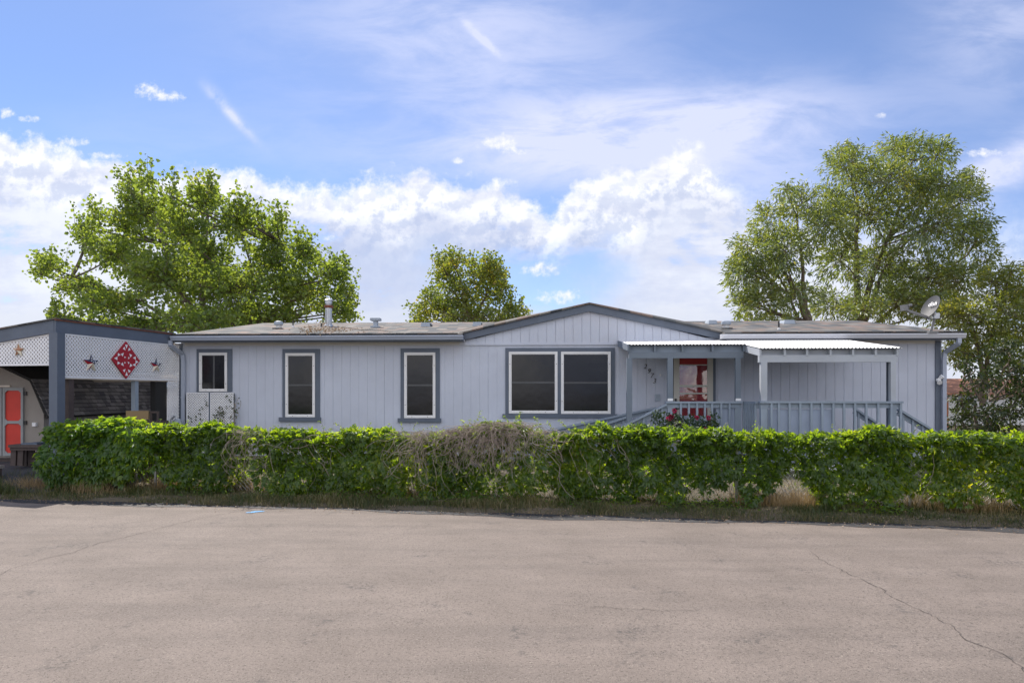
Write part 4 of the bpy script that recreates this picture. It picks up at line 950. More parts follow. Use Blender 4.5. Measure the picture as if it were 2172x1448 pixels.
def zpw(px, py, D): return pw(px, py, D)
bD = 12.95
bench = thing('bench', pw(58, 988, bD), 'dark weathered wooden bench with blue grey board top in front of the shed', 'bench')
def bx(px, D=bD): return pw(px, 0, D).x
def bz(py, D=bD): return pw(0, py, D).z
m_ = MB(); m_.box(bx(17), bx(100), bD, bD + .42, bz(949), bz(943)); m_.box(bx(19), bx(100), bD + .02, bD + .04, bz(955), bz(949.5)); m_.build('bench_top', M_darkwood, bench)
m_ = MB(); q = [(bx(42), bD + .03, bz(943) + .001), (bx(76), bD + .03, bz(943) + .001), (bx(73), bD + .5, bz(943) + .001), (bx(56), bD + .5, bz(943) + .001)]; m_.prism(q, [(p[0], p[1], p[2] + .03) for p in q]); m_.build('board', M_bluetop, bench)
for x in (24, 39, 88, 97):
    m_ = MB(); m_.bar((bx(x), bD + .08, bz(949.6)), (bx(x - 1.5), bD + .08, bz(988)), .10, .05, up=(0, 1, 0)); m_.build('leg', M_darkwood, bench); m_ = MB(); m_.bar((bx(x), bD + .36, bz(949.6)), (bx(x), bD + .36, .29), .10, .05, up=(0, 1, 0)); m_.build('leg', M_darkwood, bench)
for y in (962, 970, 978): m_ = MB(); m_.box(bx(43), bx(98), bD + .2, bD + .23, bz(y + 3.5), bz(y - 2)); m_.build('slat', M_darkwood, bench)
sD = 12.0
st = thing('wooden_stand', pw(-5, 1045, sD), 'reddish brown wooden stand cut off by the left picture edge', 'stand')
m_ = MB(); m_.box(pw(-45, 0, sD).x, pw(10, 0, sD + .4).x, sD, sD + .4, pw(0, 997, sD).z, pw(0, 991, sD).z); m_.build('stand_top', M_shedwall, st)
m_ = MB(); m_.box(pw(-40, 0, sD).x, pw(4, 0, sD + .35).x, sD + .05, sD + .35, .2, pw(0, 997.4, sD).z); m_.box(pw(-42, 0, sD).x, pw(7, 0, sD + .38).x, sD + .02, sD + .38, pw(0, 1020, sD).z, pw(0, 1014, sD).z); m_.build('stand_body', M_darkwood, st)
cD = 14.6
ch = thing('storage_cabinet', pw(300, 940, cD), 'dark cabinet with tan panel top behind the hedge under the carport', 'cabinet')
m_ = MB(); m_.box(pw(267, 0, cD).x, pw(314, 0, cD).x, cD, cD + .05, pw(0, 889, cD).z, pw(0, 871, cD).z); m_.build('back_panel', M_brownbox, ch)
m_ = MB(); m_.box(pw(262, 0, cD).x, pw(333, 0, cD).x, cD + .06, cD + .5, .26, pw(0, 893, cD).z)
for a, b in ((314.2, 318), (329, 333)): m_.box(pw(a, 0, cD).x, pw(b, 0, cD).x, cD + .06, cD + .1, pw(0, 893, cD).z, pw(0, 872, cD).z)
m_.box(pw(318, 0, cD).x, pw(329, 0, cD).x, cD + .06, cD + .1, pw(0, 876, cD).z, pw(0, 872, cD).z); m_.build('frame', M_darkwood, ch)
gm = thing('gas_meter', HF @ Vector((hx(370), -.3, .25)), 'grey utility meter with pipes at the left house corner', 'utility meter')
m_ = MB(HF); s0_, s1_ = hx(364, .3), hx(384, .3); z_ = hz(370, 893, .3)
m_.tube([(s0_ + .02, -.35, .3), (s0_ + .02, -.35, z_ + .05), (s0_ + .1, -.35, z_ + .12)], .03, 8); m_.tube([(s1_, -.35, .3), (s1_, -.35, z_ - .02)], .025, 8); m_.build('pipes', M_galv, gm, smooth=True)
m_ = MB(HF); m_.box(s0_ + .06, s1_ - .03, -.42, -.2, z_ - .35, z_ - .02); m_.lathe((s0_ + .14, -.3, z_ - .03), [(.08, 0), (.08, .06), (.04, .09)], 14); m_.build('meter_body', M_vent, gm)

# ------------------------------------------------------------------ lattice screens under the first window
G_l = 'white lattice screens under the small window'
for a, b, lab in ((395, 442.5, 'left half of the white lattice screen pair under the small window'), (445.5, 495, 'right half of the lattice screen pair, with a vine climbing over it')):
    m_ = MB(HF); s0_, s1_ = hx(a, .12), hx(b, .12); zt_ = hz(440, 832.5, .12)
    lattice(m_, [(s0_, .3), (s1_, .3), (s1_, zt_), (s0_, zt_)], lambda x, z, d: (x, -.10 - d, z), pitch=.042, slat=.0225, border=.03)
    tag(m_.build('lattice_screen', M_latt), lab, 'lattice screen', G_l)
for a, b in ((395.5, 442), (446, 494.5)):  # black boards added for the shade showing through the lattice holes
    m_ = MB(HF); m_.box(hx(a, .1), hx(b, .1), -.085, -.03, .3, hz(440, 833.5, .1)); tag(m_.build('shade_board', M_interior), 'added dark board standing in for shade behind the %s lattice screen under the small window' % ('left' if a < 400 else 'right'), 'board')
m_ = MB(HF); m_.box(hx(442.8, .12), hx(445.2, .12), -.125, -.08, .3, hz(440, 832.5, .12)); tag(m_.build('screen_post', M_trim), 'slim slate post between the two white lattice screens', 'post')
# vine on the screen
vn = thing('climbing_vine', HF @ Vector((hx(480), -.2, .3)), 'thin dark vine climbing the white lattice screen', 'vine')
m_ = MB(HF); P = []
for k in range(5):
    s = hx(random.uniform(474, 492), .16); p = Vector((s, -.15, .6)); pts = [p.copy()]
    while p.z < hz(480, random.uniform(835, 870), .16): p = p + Vector((random.gauss(.0 if k < 6 else -.02, .035), 0, random.uniform(.04, .08))); pts.append(p.copy())
    m_.tube(pts, .005, 4); P += pts[::2]
for (px, py, n) in ((404, 888, 9), (412, 884, 8), (420, 878, 7), (434, 856, 6), (438, 864, 5), (452, 880, 10), (462, 870, 14), (470, 874, 16), (480, 862, 14), (488, 845, 12), (484, 838, 6), (497, 850, 6), (498, 865, 5), (470, 890, 14), (455, 892, 10), (490, 880, 8)):
    for _ in range((n + 1) // 2): P.append(Vector((hx(px + random.gauss(0, 4), .16), -.15, hz(px, py + random.gauss(0, 4), .16))))
m_.build('stem', M_stem, vn)
P = np.array([HF @ q for q in P]); n = len(P); leaf_mesh('leaves', P + rng.normal(size=(n, 3)) * .015, rdir(n) + np.array([0, -.3, -.6]), rdir(n) * .5 + np.array([0, -1, .4]), rng.uniform(.04, .075, n), rng.uniform(.03, .045, n), L_dark, vn)

# ------------------------------------------------------------------ porch
porch = thing('porch', HF @ Vector((hx(1600, 1.3), -1.3, .2)), 'blue grey timber porch with two white corrugated roofs, railings, ramp and steps', 'porch')
def ppart(name, mat, fn, parent=porch, smooth=False): return part(name, mat, fn, parent, HF, smooth)
T1, T2 = 1.83, 2.72
def canopy(sa, sb, t, z_back, z_front):
    m_ = MB(HF); n = int((sb - sa) / .0085); v = []; am = .011
    for lay in (0, .004):
        for i in range(n + 1):
            s = sa + (sb - sa) * i / n; w = am * math.sin((s - sa) * 2 * math.pi / .068)
            v += [(s, -.02, z_back + w + lay), (s, -t, z_front + w + lay)]
    o = 2 * (n + 1)
    f = [(2 * i, 2 * i + 2, 2 * i + 3, 2 * i + 1) for i in range(n)] + [(o + 2 * i, o + 2 * i + 1, o + 2 * i + 3, o + 2 * i + 2) for i in range(n)]
    f += [(2 * i + 1, 2 * i + 3, o + 2 * i + 3, o + 2 * i + 1) for i in range(n)] + [(2 * i, o + 2 * i, o + 2 * i + 2, 2 * i + 2) for i in range(n)]
    f += [(0, 1, o + 1, o), (2 * n, o + 2 * n, o + 2 * n + 1, 2 * n + 1)]
    m_.add(v, f); return m_.build('corrugated_roof', M_corr, porch)
a0 = hx(1334, T1); a1 = hx(1576, T1 - .1); zA = hz(1334, 730.5, T1); zAb = hz(1304, 722.5, .02)
b0 = hx(1612, T2); b1 = hx(1914, T2); zB = hz(1760, 738, T2); zBb = hz(1640, 722.5, .02)
print('porch', a0, hx(1304, .02), a1, b0, hx(1525, .02), b1, hx(1775, .02), zA, zAb, zB, zBb)
canopy(a0, b0 + .04, T1, zAb, zA); canopy(b0, b1, T2, zBb + .03, zB)
def rafters(sa, sb, t, zb, zf, pxs, mat):
    for px in pxs:
        s = hx(px, t); d = .13
        ppart('rafter', mat, lambda m_: m_.hexa([(s - .02, -t + .05, zf - d - .014), (s + .02, -t + .05, zf - d - .014), (s + .02, -.03, zb - d - .014), (s - .02, -.03, zb - d - .014), (s - .02, -t + .05, zf - .014), (s + .02, -t + .05, zf - .014), (s + .02, -.03, zb - .014), (s - .02, -.03, zb - .014)]))
rafters(a0, a1, T1, zAb, zA, (1336, 1390, 1449, 1513, 1580), M_post)
rafters(b0, b1, T2, zBb + .03, zB, (1615, 1667, 1714.5, 1764.5, 1812.5, 1861, 1907), M_beam)
zA2 = hz(1450, 746, T1); zA3 = hz(1450, 759, T1); zB2 = hz(1750, 752, T2); zB3 = hz(1750, 767.5, T2)
ppart('blocking', M_rail, lambda m_: m_.box(a0 + .02, a1, -T1 + .16, -T1 + .20, zA2, zA - .02))
ppart('beam', M_post, lambda m_: m_.box(a0 + .01, hx(1576, T1 - .1), -T1 + .06, -T1 + .15, zA3, zA2))
ppart('blocking', M_beam, lambda m_: m_.box(b0 + .02, b1 - .03, -T2 + .18, -T2 + .22, zB2, zB - .02))
ppart('beam', M_beam, lambda m_: m_.box(hx(1613, T2), hx(1908, T2), -T2 + .06, -T2 + .16, zB3, zB2))
ppart('ledger', M_trim, lambda m_: m_.box(a0, a1 + .3, -.045, -.001, zAb - .15, zAb - .02)); ppart('ledger', M_trim, lambda m_: m_.box(a1 + .301, b1 - .02, -.045, -.001, zBb - .14, zBb + .01))
ppart('rake_board', M_post, lambda m_: m_.hexa([(a0 - .03, -T1 + .0, zA - .13), (a0 - .002, -T1, zA - .13), (a0 - .002, -.05, zAb - .13), (a0 - .03, -.05, zAb - .13), (a0 - .03, -T1, zA + .0), (a0 - .002, -T1, zA), (a0 - .002, -.05, zAb), (a0 - .03, -.05, zAb)]))
def post(px0, px1, t, z0_, z1_, mat, d=.09):
    return ppart('post', mat, lambda m_: m_.box(hx(px0, t), hx(px1, t), -t, -t + d, z0_, z1_))
RT1, RT2 = T1 - .05, T2 - .05
zr1 = hz(1480, 851, RT1); zr2 = hz(1750, 850.5, RT2)
post(1329.5, 1341, RT1, .1, zA3, M_post); post(1560.5, 1571.5, RT1, zr1 + .003, zA3, M_post); post(1416, 1427.5, RT1, zr1 + .003, zA3, M_post); post(1416, 1428, RT1 - .005, .1, zr1 - .041, M_rail); post(1559, 1572, RT1 - .005, .1, zr1 - .041, M_rail)
post(1614, 1627.5, RT2, zr2 + .003, zB3, M_beam); post(1889.5, 1900.5, RT2, zr2 + .003, zB3, M_beam); post(1614, 1628, RT2 - .005, .1, zr2 - .041, M_rail); post(1889, 1902, RT2 - .005, .1, zr2 - .041, M_rail)
post(1884.5, 1891, RT2 - .6, .5, zB3 + .05, M_trim)
for px0, px1 in ((1416, 1427.5), (1560.5, 1571.5)): ppart('post_plate', M_white, lambda m_: m_.box(hx(px0, RT1) , hx(px1, RT1), -RT1 - .006, -RT1 - .0005, zr1 + .01, zr1 + .06))
# deck
zD = .50
q0 = hx(1414, RT1); q1 = hx(1575, RT1); q2 = hx(1613, RT2); q3 = hx(1908, RT2)
ppart('deck', M_rail, lambda m_: (m_.box(q0, q2 - .002, -RT1 + .1, -.01, zD - .14, zD), m_.box(q2, q3, -RT2 + .1, -.01, zD - .14, zD)))
def rail_h(sa, sb, t, zr, n=None, pxs=None, low=zD + .06):
    ppart('handrail', M_rail, lambda m_: (m_.box(sa, sb, -t - .05, -t + .09, zr - .038, zr), ))
    ppart('rail_board', M_rail, lambda m_: m_.box(sa + .02, sb - .02, -t + .0, -t + .035, zr - .13, zr - .0385))
    ppart('rail_board', M_rail, lambda m_: m_.box(sa + .02, sb - .02, -t + .0, -t + .035, low - .04, low + .05))
    for px in pxs:
        s = hx(px, t); ppart('baluster', M_rail, lambda m_: m_.box(s - .02, s + .02, -t - .042, -t - .001, low - .12, zr - .0385))
rail_h(q0 - .02, q1, RT1, zr1, pxs=(1443.5, 1460.5, 1478, 1494.5, 1509.5, 1529, 1546.5))
rail_h(q2 - .02, q3 + .05, RT2, zr2, pxs=(1635, 1651, 1673.5, 1696, 1719.5, 1742.5, 1766, 1789, 1812, 1836, 1861, 1889, 1909))
# rail running in depth between the two decks
sj = (q1 + q2) / 2 + .03
ppart('handrail', M_rail, lambda m_: m_.box(sj - .05, sj + .07, -RT2 + .1, -RT1 + .06, zr1 - .036, zr1 + .002))
for k in range(7):
    y = -RT2 + .13 + k * .125; ppart('baluster', M_rail, lambda m_: m_.box(sj - .06, sj - .02, y, y + .04, .45, zr1 - .037))
ppart('rail_board', M_rail, lambda m_: m_.box(sj - .019, sj + .02, -RT2 + .12, -RT1 + .05, zr1 - .13, zr1 - .037))
# solid skirt panel behind the right balusters and a flower box shelf by the door
ppart('skirt_panel', M_panel, lambda m_: m_.box(hx(1629, RT2 - .04), hx(1768, RT2 - .04), -RT2 + .04, -RT2 + .055, zD - .1, hz(1700, 868, RT2 - .05)))
ppart('skirt_panel', M_panel, lambda m_: m_.box(hx(1520, RT1 - .04), hx(1558, RT1 - .04), -RT1 + .04, -RT1 + .055, zD - .1, hz(1530, 863, RT1 - .05)))
ppart('planter_shelf', M_rail, lambda m_: m_.box(hx(1447, RT1 - .1), hx(1505, RT1 - .1), -RT1 + .06, -RT1 + .09, zD, hz(1470, 881, RT1 - .1)))
m_ = MB(HF); lattice(m_, [(q2, .22), (q3, .22), (q3, zD - .145), (q2, zD - .145)], lambda x, z, d: (x, -RT2 + .02 - d, z), pitch=.06, slat=.034, border=.04); m_.build('lattice_skirt', M_latt, porch)
# sloping rails: ramp on the left, steps on the right
def slope_rail(pa, pb, t, n, mat=M_rail, drop=.75, second=True):
    a, b = hp(*pa, t), hp(*pb, t)
    ext = 1.6
    b = (a[0] + (b[0] - a[0]) * ext, a[1] + (b[1] - a[1]) * ext)
    ppart('handrail', mat, lambda m_: m_.bar((a[0], -t, a[1] - .02), (b[0], -t, b[1] - .02), .12, .04))
    ppart('rail_board', mat, lambda m_: m_.bar((a[0], -t + .03, a[1] - .085), (b[0], -t + .03, b[1] - .085), .035, .085))
    for i in range(n):
        k = (i + .5) / n; s, z = a[0] + (b[0] - a[0]) * k, a[1] + (b[1] - a[1]) * k - .045
        ppart('baluster', mat, lambda m_: m_.box(s - .02, s + .02, -t - .02, -t + .01, max(.1, z - drop), z))
    if second: ppart('rail_board', mat, lambda m_: m_.bar((a[0], -t + .03, a[1] - drop), (b[0], -t + .03, b[1] - drop), .035, .08))
slope_rail((1391, 863), (1160, 912), .35, 9, drop=.55); slope_rail((1414, 855), (1305, 910), RT1 - .02, 9); slope_rail((1330, 882), (1268, 903), 1.2, 6, second=False)
slope_rail((1905, 866), (1995, 921), RT2 - .3, 7); slope_rail((1812, 864), (1888, 914), .95, 7)
ppart('ramp', M_rail, lambda m_: m_.hexa([(q0 - 4.2, -RT1 + .12, .15), (q0, -RT1 + .12, zD - .06), (q0, -.4, zD - .06), (q0 - 4.2, -.4, .15), (q0 - 4.2, -RT1 + .12, .2), (q0, -RT1 + .12, zD - .002), (q0, -.4, zD - .002), (q0 - 4.2, -.4, .2)]))
for i in range(2): ppart('step', M_rail, lambda m_: m_.box(q3 + .06 + .28 * i, q3 + .33 + .28 * i, -RT2 + .35, -1.0, .2, zD - .13 * (i + 1)))

# ------------------------------------------------------------------ roses by the porch
rose = thing('rose_bush', HF @ Vector((hx(1450, 2.3), -2.3, .25)), 'rose bush with pink and red blooms in front of the porch door', 'rose bush')
P, Q = [], []
for px, py, rx, ry, n in ((1405, 893, 18, 22, 150), (1392, 880, 8, 10, 40), (1432, 895, 22, 20, 200), (1465, 900, 22, 15, 140), (1500, 905, 22, 14, 150), (1513, 890, 8, 16, 60), (1478, 885, 14, 7, 40)):
    for _ in range(n):
        a = random.random() * 6.28; r = math.sqrt(random.random()); s, z = hp(px + rx * r * math.cos(a), py + ry * r * math.sin(a), 2.3); P.append(HF @ Vector((s, -2.3 + random.uniform(-.25, .2), z)))
P = np.array(P); n = len(P); leaf_mesh('leaves', P, rdir(n) + np.array([0, -.3, -.2]), rdir(n) + np.array([0, -.4, .8]), rng.uniform(.05, .085, n), rng.uniform(.035, .05, n), L_rose, rose)
for px, py in ((1430, 871), (1424, 884), (1418, 888), (1503, 886), (1497, 911), (1478, 886)):
    s, z = hp(px, py, 2.5); c = np.array(HF @ Vector((s, -2.5, z))); n = 26; d = rdir(n); leaf_mesh('bloom', c + d * .012, unit(d + np.array([0, -.2, .3])), rdir(n), rng.uniform(.035, .06, n), rng.uniform(.03, .05, n), L_petal, rose)
m_ = MB(HF)
for k in range(10):
    s = hx(random.uniform(1400, 1505), 2.3); m_.tube([(s, -2.3, .25), (s + random.gauss(0, .1), -2.3, .8), (s + random.gauss(0, .15), -2.35, 1.2)], .008, 5)
m_.build('stem', M_bark, rose)

# ------------------------------------------------------------------ satellite dish
b_ = rp(1974, 704); b_w = HF @ b_
dish = thing('satellite_dish', b_w, 'grey satellite dish on a bent mast at the right roof edge', 'satellite dish')
dD = b_w.y; top = pw(1984, 668, dD - .05); ctr = pw(1973, 650, dD - .1)
m_ = MB(); m_.tube([b_w + Vector((0, 0, -.02)), b_w + Vector((.02, 0, .06)), top], .028, 10); m_.build('mast', M_dishlight, dish, smooth=True)
m_ = MB(); m_.box(b_w.x - .09, b_w.x + .11, b_w.y - .1, b_w.y + .1, b_w.z - .03, b_w.z + .015); m_.tube([b_w + Vector((-.07, -.05, 0)), b_w + Vector((.02, 0, .1))], .012, 6); m_.build('mast_foot', M_dishlight, dish)
nrm = Vector((-.88, -.17, .42)).normalized(); upv = (Vector((0, 0, 1)) - nrm * nrm.z).normalized(); rt = upv.cross(nrm)
RX, RY = .235, .27
m_ = MB(); nr, ns = 7, 40
for side, off in ((0, 0.0), (1, -.014)):
    v = [ctr + nrm * (-.05 + off)]
    for i in range(1, nr + 1):
        q = i / nr
        for k in range(ns): a = k * 2 * math.pi / ns; v.append(ctr + rt * (RX * q * math.cos(a)) + upv * (RY * q * math.sin(a)) + nrm * (-.05 + .05 * q * q + off))
    f = [(0, 1 + k, 1 + (k + 1) % ns) for k in range(ns)] + [(1 + i * ns + k, 1 + i * ns + (k + 1) % ns, 1 + (i + 1) * ns + (k + 1) % ns, 1 + (i + 1) * ns + k) for i in range(nr - 1) for k in range(ns)]
    m_.add(v, f)
n1_ = 1 + nr * ns; o1 = 1 + (nr - 1) * ns; m_.cm = 1
m_.f += [(o1 + k, o1 + (k + 1) % ns, n1_ + o1 + (k + 1) % ns, n1_ + o1 + k) for k in range(ns)]; m_.mi += [1] * ns; m_.cm = 0
refl = m_.build('reflector', [M_dish, M_black], dish, smooth=True)
rot = Matrix((rt, upv, nrm)).transposed().to_4x4()
put_text('lettering', 'dish', .15, Matrix.Translation(ctr + upv * .06 + rt * .03 - nrm * .012) @ rot, M_white, refl, .002, .1)
arm0 = ctr - upv * (RY * .92) - nrm * .03; lnb = pw(1921, 652, dD - .2)
m_ = MB(); m_.bar(arm0 + Vector((.1, .05, -.03)), arm0, .05, .05); m_.bar(arm0, lnb + Vector((0, 0, -.05)), .045, .05); m_.build('arm', M_dishlight, dish)
m_ = MB(); m_.tube([top + Vector((0, 0, -.06)), ctr - nrm * .07 - upv * .05], [.04, .06], 10); m_.box(top.x - .06, top.x + .06, top.y - .06, top.y + .04, top.z - .08, top.z + .04); m_.build('bracket', M_galv, dish)
dirn = (ctr - lnb).normalized(); m_ = MB(); m_.bar(lnb - dirn * .09 + Vector((0, 0, -.01)), lnb + dirn * .02, .11, .13); m_.tube([lnb + dirn * .02, lnb + dirn * .07], [.03, .035], 10)
for sgn in (-1, 1): m_.tube([lnb + dirn * .02 + rt * .07 * sgn + Vector((0, 0, .04)), lnb + dirn * .08 + rt * .07 * sgn + Vector((0, 0, .04))], [.028, .034], 10)
m_.build('receiver', M_dishlight, dish, smooth=True)

# leaves blown against the chimney
P = []
for _ in range(240):
    px, py = (random.gauss(690, 30), random.gauss(701, 4.0)) if random.random() < .8 else (random.gauss(655, 6), random.gauss(702, 5))
    if 688 < py < 711: P.append(HF @ (rp(px, py) + Vector((0, 0, random.uniform(.005, .05)))))
for _ in range(30): P.append(HF @ (rp(random.gauss(684, 5), random.gauss(692, 3)) + Vector((0, 0, random.uniform(.01, .1)))))
P = np.array(P); n = len(P); tag(leaf_mesh('fallen_leaves', P, rdir(n) * np.array([1, 1, .4]), rdir(n) * .6 + np.array([0, 0, 1]), rng.uniform(.05, .1, n), rng.uniform(.03, .06, n), L_debris, None), 'dry orange leaves and twigs gathered round the chimney', 'fallen leaves', kind='stuff')
m_ = MB(HF); pts = [rp(px, py) + Vector((0, 0, .03)) for px, py in ((726, 696), (745, 698), (765, 702), (790, 701), (812, 703), (832, 707))]; m_.tube(pts, [.012, .011, .01, .009, .008, .005], 5); m_.tube([pts[2], rp(775, 706) + Vector((0, 0, .03))], .006, 4)
tag(m_.build('fallen_branch', M_bark), 'thin bare branch lying on the roof right of the chimney', 'branch')

# ------------------------------------------------------------------ hedge on its wire fence
HE = 1.03                                            # hedge line behind the road edge
def hl(px): return edge_l(px, HE)
prof_px = [(60, 935), (95, 905), (150, 895), (230, 893), (300, 897), (345, 912), (380, 908), (450, 902), (540, 916), (640, 916), (700, 922), (760, 916), (850, 920), (930, 922), (985, 915), (1030, 904), (1065, 900), (1110, 908), (1160, 922), (1200, 924), (1260, 910), (1340, 912), (1400, 914), (1460, 912), (1520, 920), (1600, 926), (1700, 926), (1780, 918), (1850, 914), (1920, 922), (2000, 922), (2080, 926), (2172, 930), (2300, 930)]
pl = np.array([hl(p) for p, q in prof_px]); pz = np.array([H + (CY - q) / F * edge(hl(p), HE).y for p, q in prof_px])
def htop(l): return np.interp(l, pl, pz)
def E3(l, e, z): return np.stack([EA.x + ED.x * l + EN.x * e, EA.y + ED.y * l + EN.y * e, z], -1)
n3 = np.array([EN.x, EN.y, 0.0]); d3 = np.array([ED.x, ED.y, 0.0])
gap_px = [(60, .08), (300, .10), (335, .34), (370, .34), (395, .12), (470, .10), (520, .22), (545, .30), (600, .16), (680, .06), (800, .05), (950, .05), (1180, .10), (1300, .10), (1420, .12), (1550, .20), (1590, .28), (1640, .40), (1710, .40), (1740, .2), (1850, .08), (1940, .14), (1990, .24), (2060, .22), (2100, .30), (2172, .30), (2300, .3)]
gl_ = np.array([hl(p) for p, q in gap_px]); gz = np.array([q for p, q in gap_px])
dead_px = [(60, 1), (500, 1), (530, .55), (560, .55), (585, 1), (640, .9), (690, .75), (720, 1), (840, .95), (880, .6), (930, .6), (985, .5), (1100, .45), (1150, .6), (1190, .9), (1240, 1), (2300, 1)]
dl_ = np.array([hl(p) for p, q in dead_px]); dv = np.array([q for p, q in dead_px])
def shell(l0, l1, per_m, thick=.34):
    n = int((l1 - l0) * per_m); l = rng.uniform(l0, l1, n); tp = htop(l) + .06 * noise2(l * 2.3, 0 * l, 4) + .04 * noise2(l * 7, 0 * l, 5)
    face = rng.random(n); zr_ = rng.random(n); u = rng.random(n)
    cl = np.zeros(n)
    for px, wd, am in ((348, .16, .9), (532, .20, 1), (590, .10, .5), (690, .14, .6), (790, .12, .5), (885, .18, .7), (1180, .16, .7), (1305, .12, .5), (1440, .14, .3), (1560, .16, .4), (1690, .2, .8), (1790, .1, .4), (1945, .18, .8), (2060, .14, .6)): cl = np.maximum(cl, am * np.exp(-((l - hl(px) - .12 * noise2(zr_ * 3, 0 * l + px, 3)) / wd) ** 2))
    bulge = noise2(l * 1.25, zr_ * 1.6, 1) * .20 + noise2(l * 3.6, zr_ * 4, 2) * .13 - .26 * cl
    th = (thick + bulge) * (.72 + .28 * np.clip(zr_ * 3, 0, 1)) * np.sqrt(np.clip(1.05 - zr_ ** 3 * .70, 0, 1))
    dep = rng.exponential(.055, n); dep = np.minimum(dep, .3)
    e = np.where(face < .38, HE - th + dep, np.where(face < .62, HE + th * .9 - dep, HE + (u * 2 - 1) * thick * .95)); z = .05 + zr_ * (tp - .05)
    tpm = (face >= .62) & (face < .84); z = np.where(tpm, tp - (np.abs(u * 2 - 1) ** 3) * .16 - dep * .7 + .02, z)
    out = np.where(face[:, None] < .38, -n3, np.where(face[:, None] < .62, n3, np.array([0, 0, 1.0])))
    gapz = np.interp(l, gl_, gz) + .17 * noise2(l * 2.6, 0 * l, 8) + .08 * noise2(l * 9, 0 * l, 9) + .34 * cl
    keep = (z > gapz + rng.normal(size=n) * .04) & (rng.random(n) > .7 * cl)
    return l, e, z, out, keep, tp, zr_
def hedge_leaves(name, l0, l1, per_m, mat, Lr, Wr, parent, leaflets=5, dead=True, thick=.34):
    l, e, z, out, keep, tp, zr_ = shell(l0, l1, per_m, thick)
    if dead:
        dd = np.interp(l, dl_, dv); low = np.clip((z / tp - .25) / .35, 0, 1); dd = dd + (1 - dd) * .7 * (1 - low); keep &= rng.random(len(l)) < dd
    holes = noise2(l * 2.6, z * 3.4, 21); keep &= (holes > -.72) | (rng.random(len(l)) < .35)
    l, e, z, out = l[keep], e[keep], z[keep], out[keep]; n = len(l)
    pos = E3(l, e, z)
    ax0 = unit(out * .75 + np.array([0, 0, -.45]) + rng.normal(size=(n, 3)) * .45)
    nr0 = unit(out * .55 + np.array([0, 0, .75]) + rng.normal(size=(n, 3)) * .45)
    sd_ = unit(np.cross(ax0, nr0)); nr0 = np.cross(sd_, ax0)
    P, A, Nn, Ls, Ws = [], [], [], [], []
    size = rng.uniform(*Lr, n)
    for k in range(leaflets):
        ang = (k - (leaflets - 1) / 2) * (.62 if leaflets > 1 else 0) + rng.normal(size=n) * .15
        a = ax0 * np.cos(ang)[:, None] + sd_ * np.sin(ang)[:, None] + np.array([0, 0, -.25]); s = 1 - .12 * abs(k - (leaflets - 1) / 2)
        P.append(pos + a * .008); A.append(a); Nn.append(nr0 + rng.normal(size=(n, 3)) * .18); Ls.append(size * s); Ws.append(size * s * rng.uniform(*Wr, n))
    return leaf_mesh(name, np.concatenate(P), np.concatenate(A), np.concatenate(Nn), np.concatenate(Ls), np.concatenate(Ws), mat, parent, fold=.3, droop=.3)
def stems(name, l0, l1, n, parent, r=(.004, .009), mat=M_stem, inner=True):
    m_ = MB()
    for _ in range(n):
        l = random.uniform(l0, l1); e = HE + random.uniform(-.12, .15); p = edge(l, e, .03); pts = [p.copy()]; v = Vector((random.gauss(0, .3), random.gauss(0, .2), 1)); t = float(htop(l))
        while p.z < t * random.uniform(.75, .98) and len(pts) < 16:
            v = (v + Vector((random.gauss(0, .3), random.gauss(0, .12), .25))).normalized(); p = p + v * .12
            pts.append(p.copy())
        if len(pts) > 2: m_.tube(pts, [random.uniform(*r) * (1 - .6 * i / len(pts)) for i in range(len(pts))], 4, cap=False)
    return m_.build(name, mat, parent)
fence = thing('wire_fence', edge(hl(1086), HE, .05), 'low chain link wire fence overgrown by the hedge', 'fence')
lf0, lf1 = hl(330), hl(2260)
m_ = MB()
for l in np.arange(lf0, lf1 + .1, 2.4): m_.tube([edge(l, HE, -.05), edge(l, HE, 1.0)], .024, 8)
m_.build('fence_posts', M_wire, fence, smooth=True)
m_ = MB(); m_.tube([edge(lf0, HE, .99), edge(lf1, HE, .99)], .017, 8); m_.build('top_rail', M_wire, fence, smooth=True)
m_ = MB()
for k in np.arange(lf0 - 1, lf1 + 1, .075):
    for sgn in (1, -1):
        a, b = (k, .08), (k + sgn * .92, 1.0)
        pts = []
        for t in (0, 1): pts.append([a[0] + (b[0] - a[0]) * t, a[1] + (b[1] - a[1]) * t])
        lo, hi = lf0, lf1
        if max(pts[0][0], pts[1][0]) > hi or min(pts[0][0], pts[1][0]) < lo: continue
        m_.tube([edge(pts[0][0], HE + .004 * sgn, pts[0][1]), edge(pts[1][0], HE + .004 * sgn, pts[1][1])], .0022, 3, cap=False)
m_.build('wire_mesh', M_wire, fence)

lb0, lb1 = hl(136), hl(352)
bush = thing('leafy_shrub', edge((lb0 + lb1) / 2, HE, .05), 'dense leafy shrub with large ovate leaves at the left end of the hedge', 'shrub')
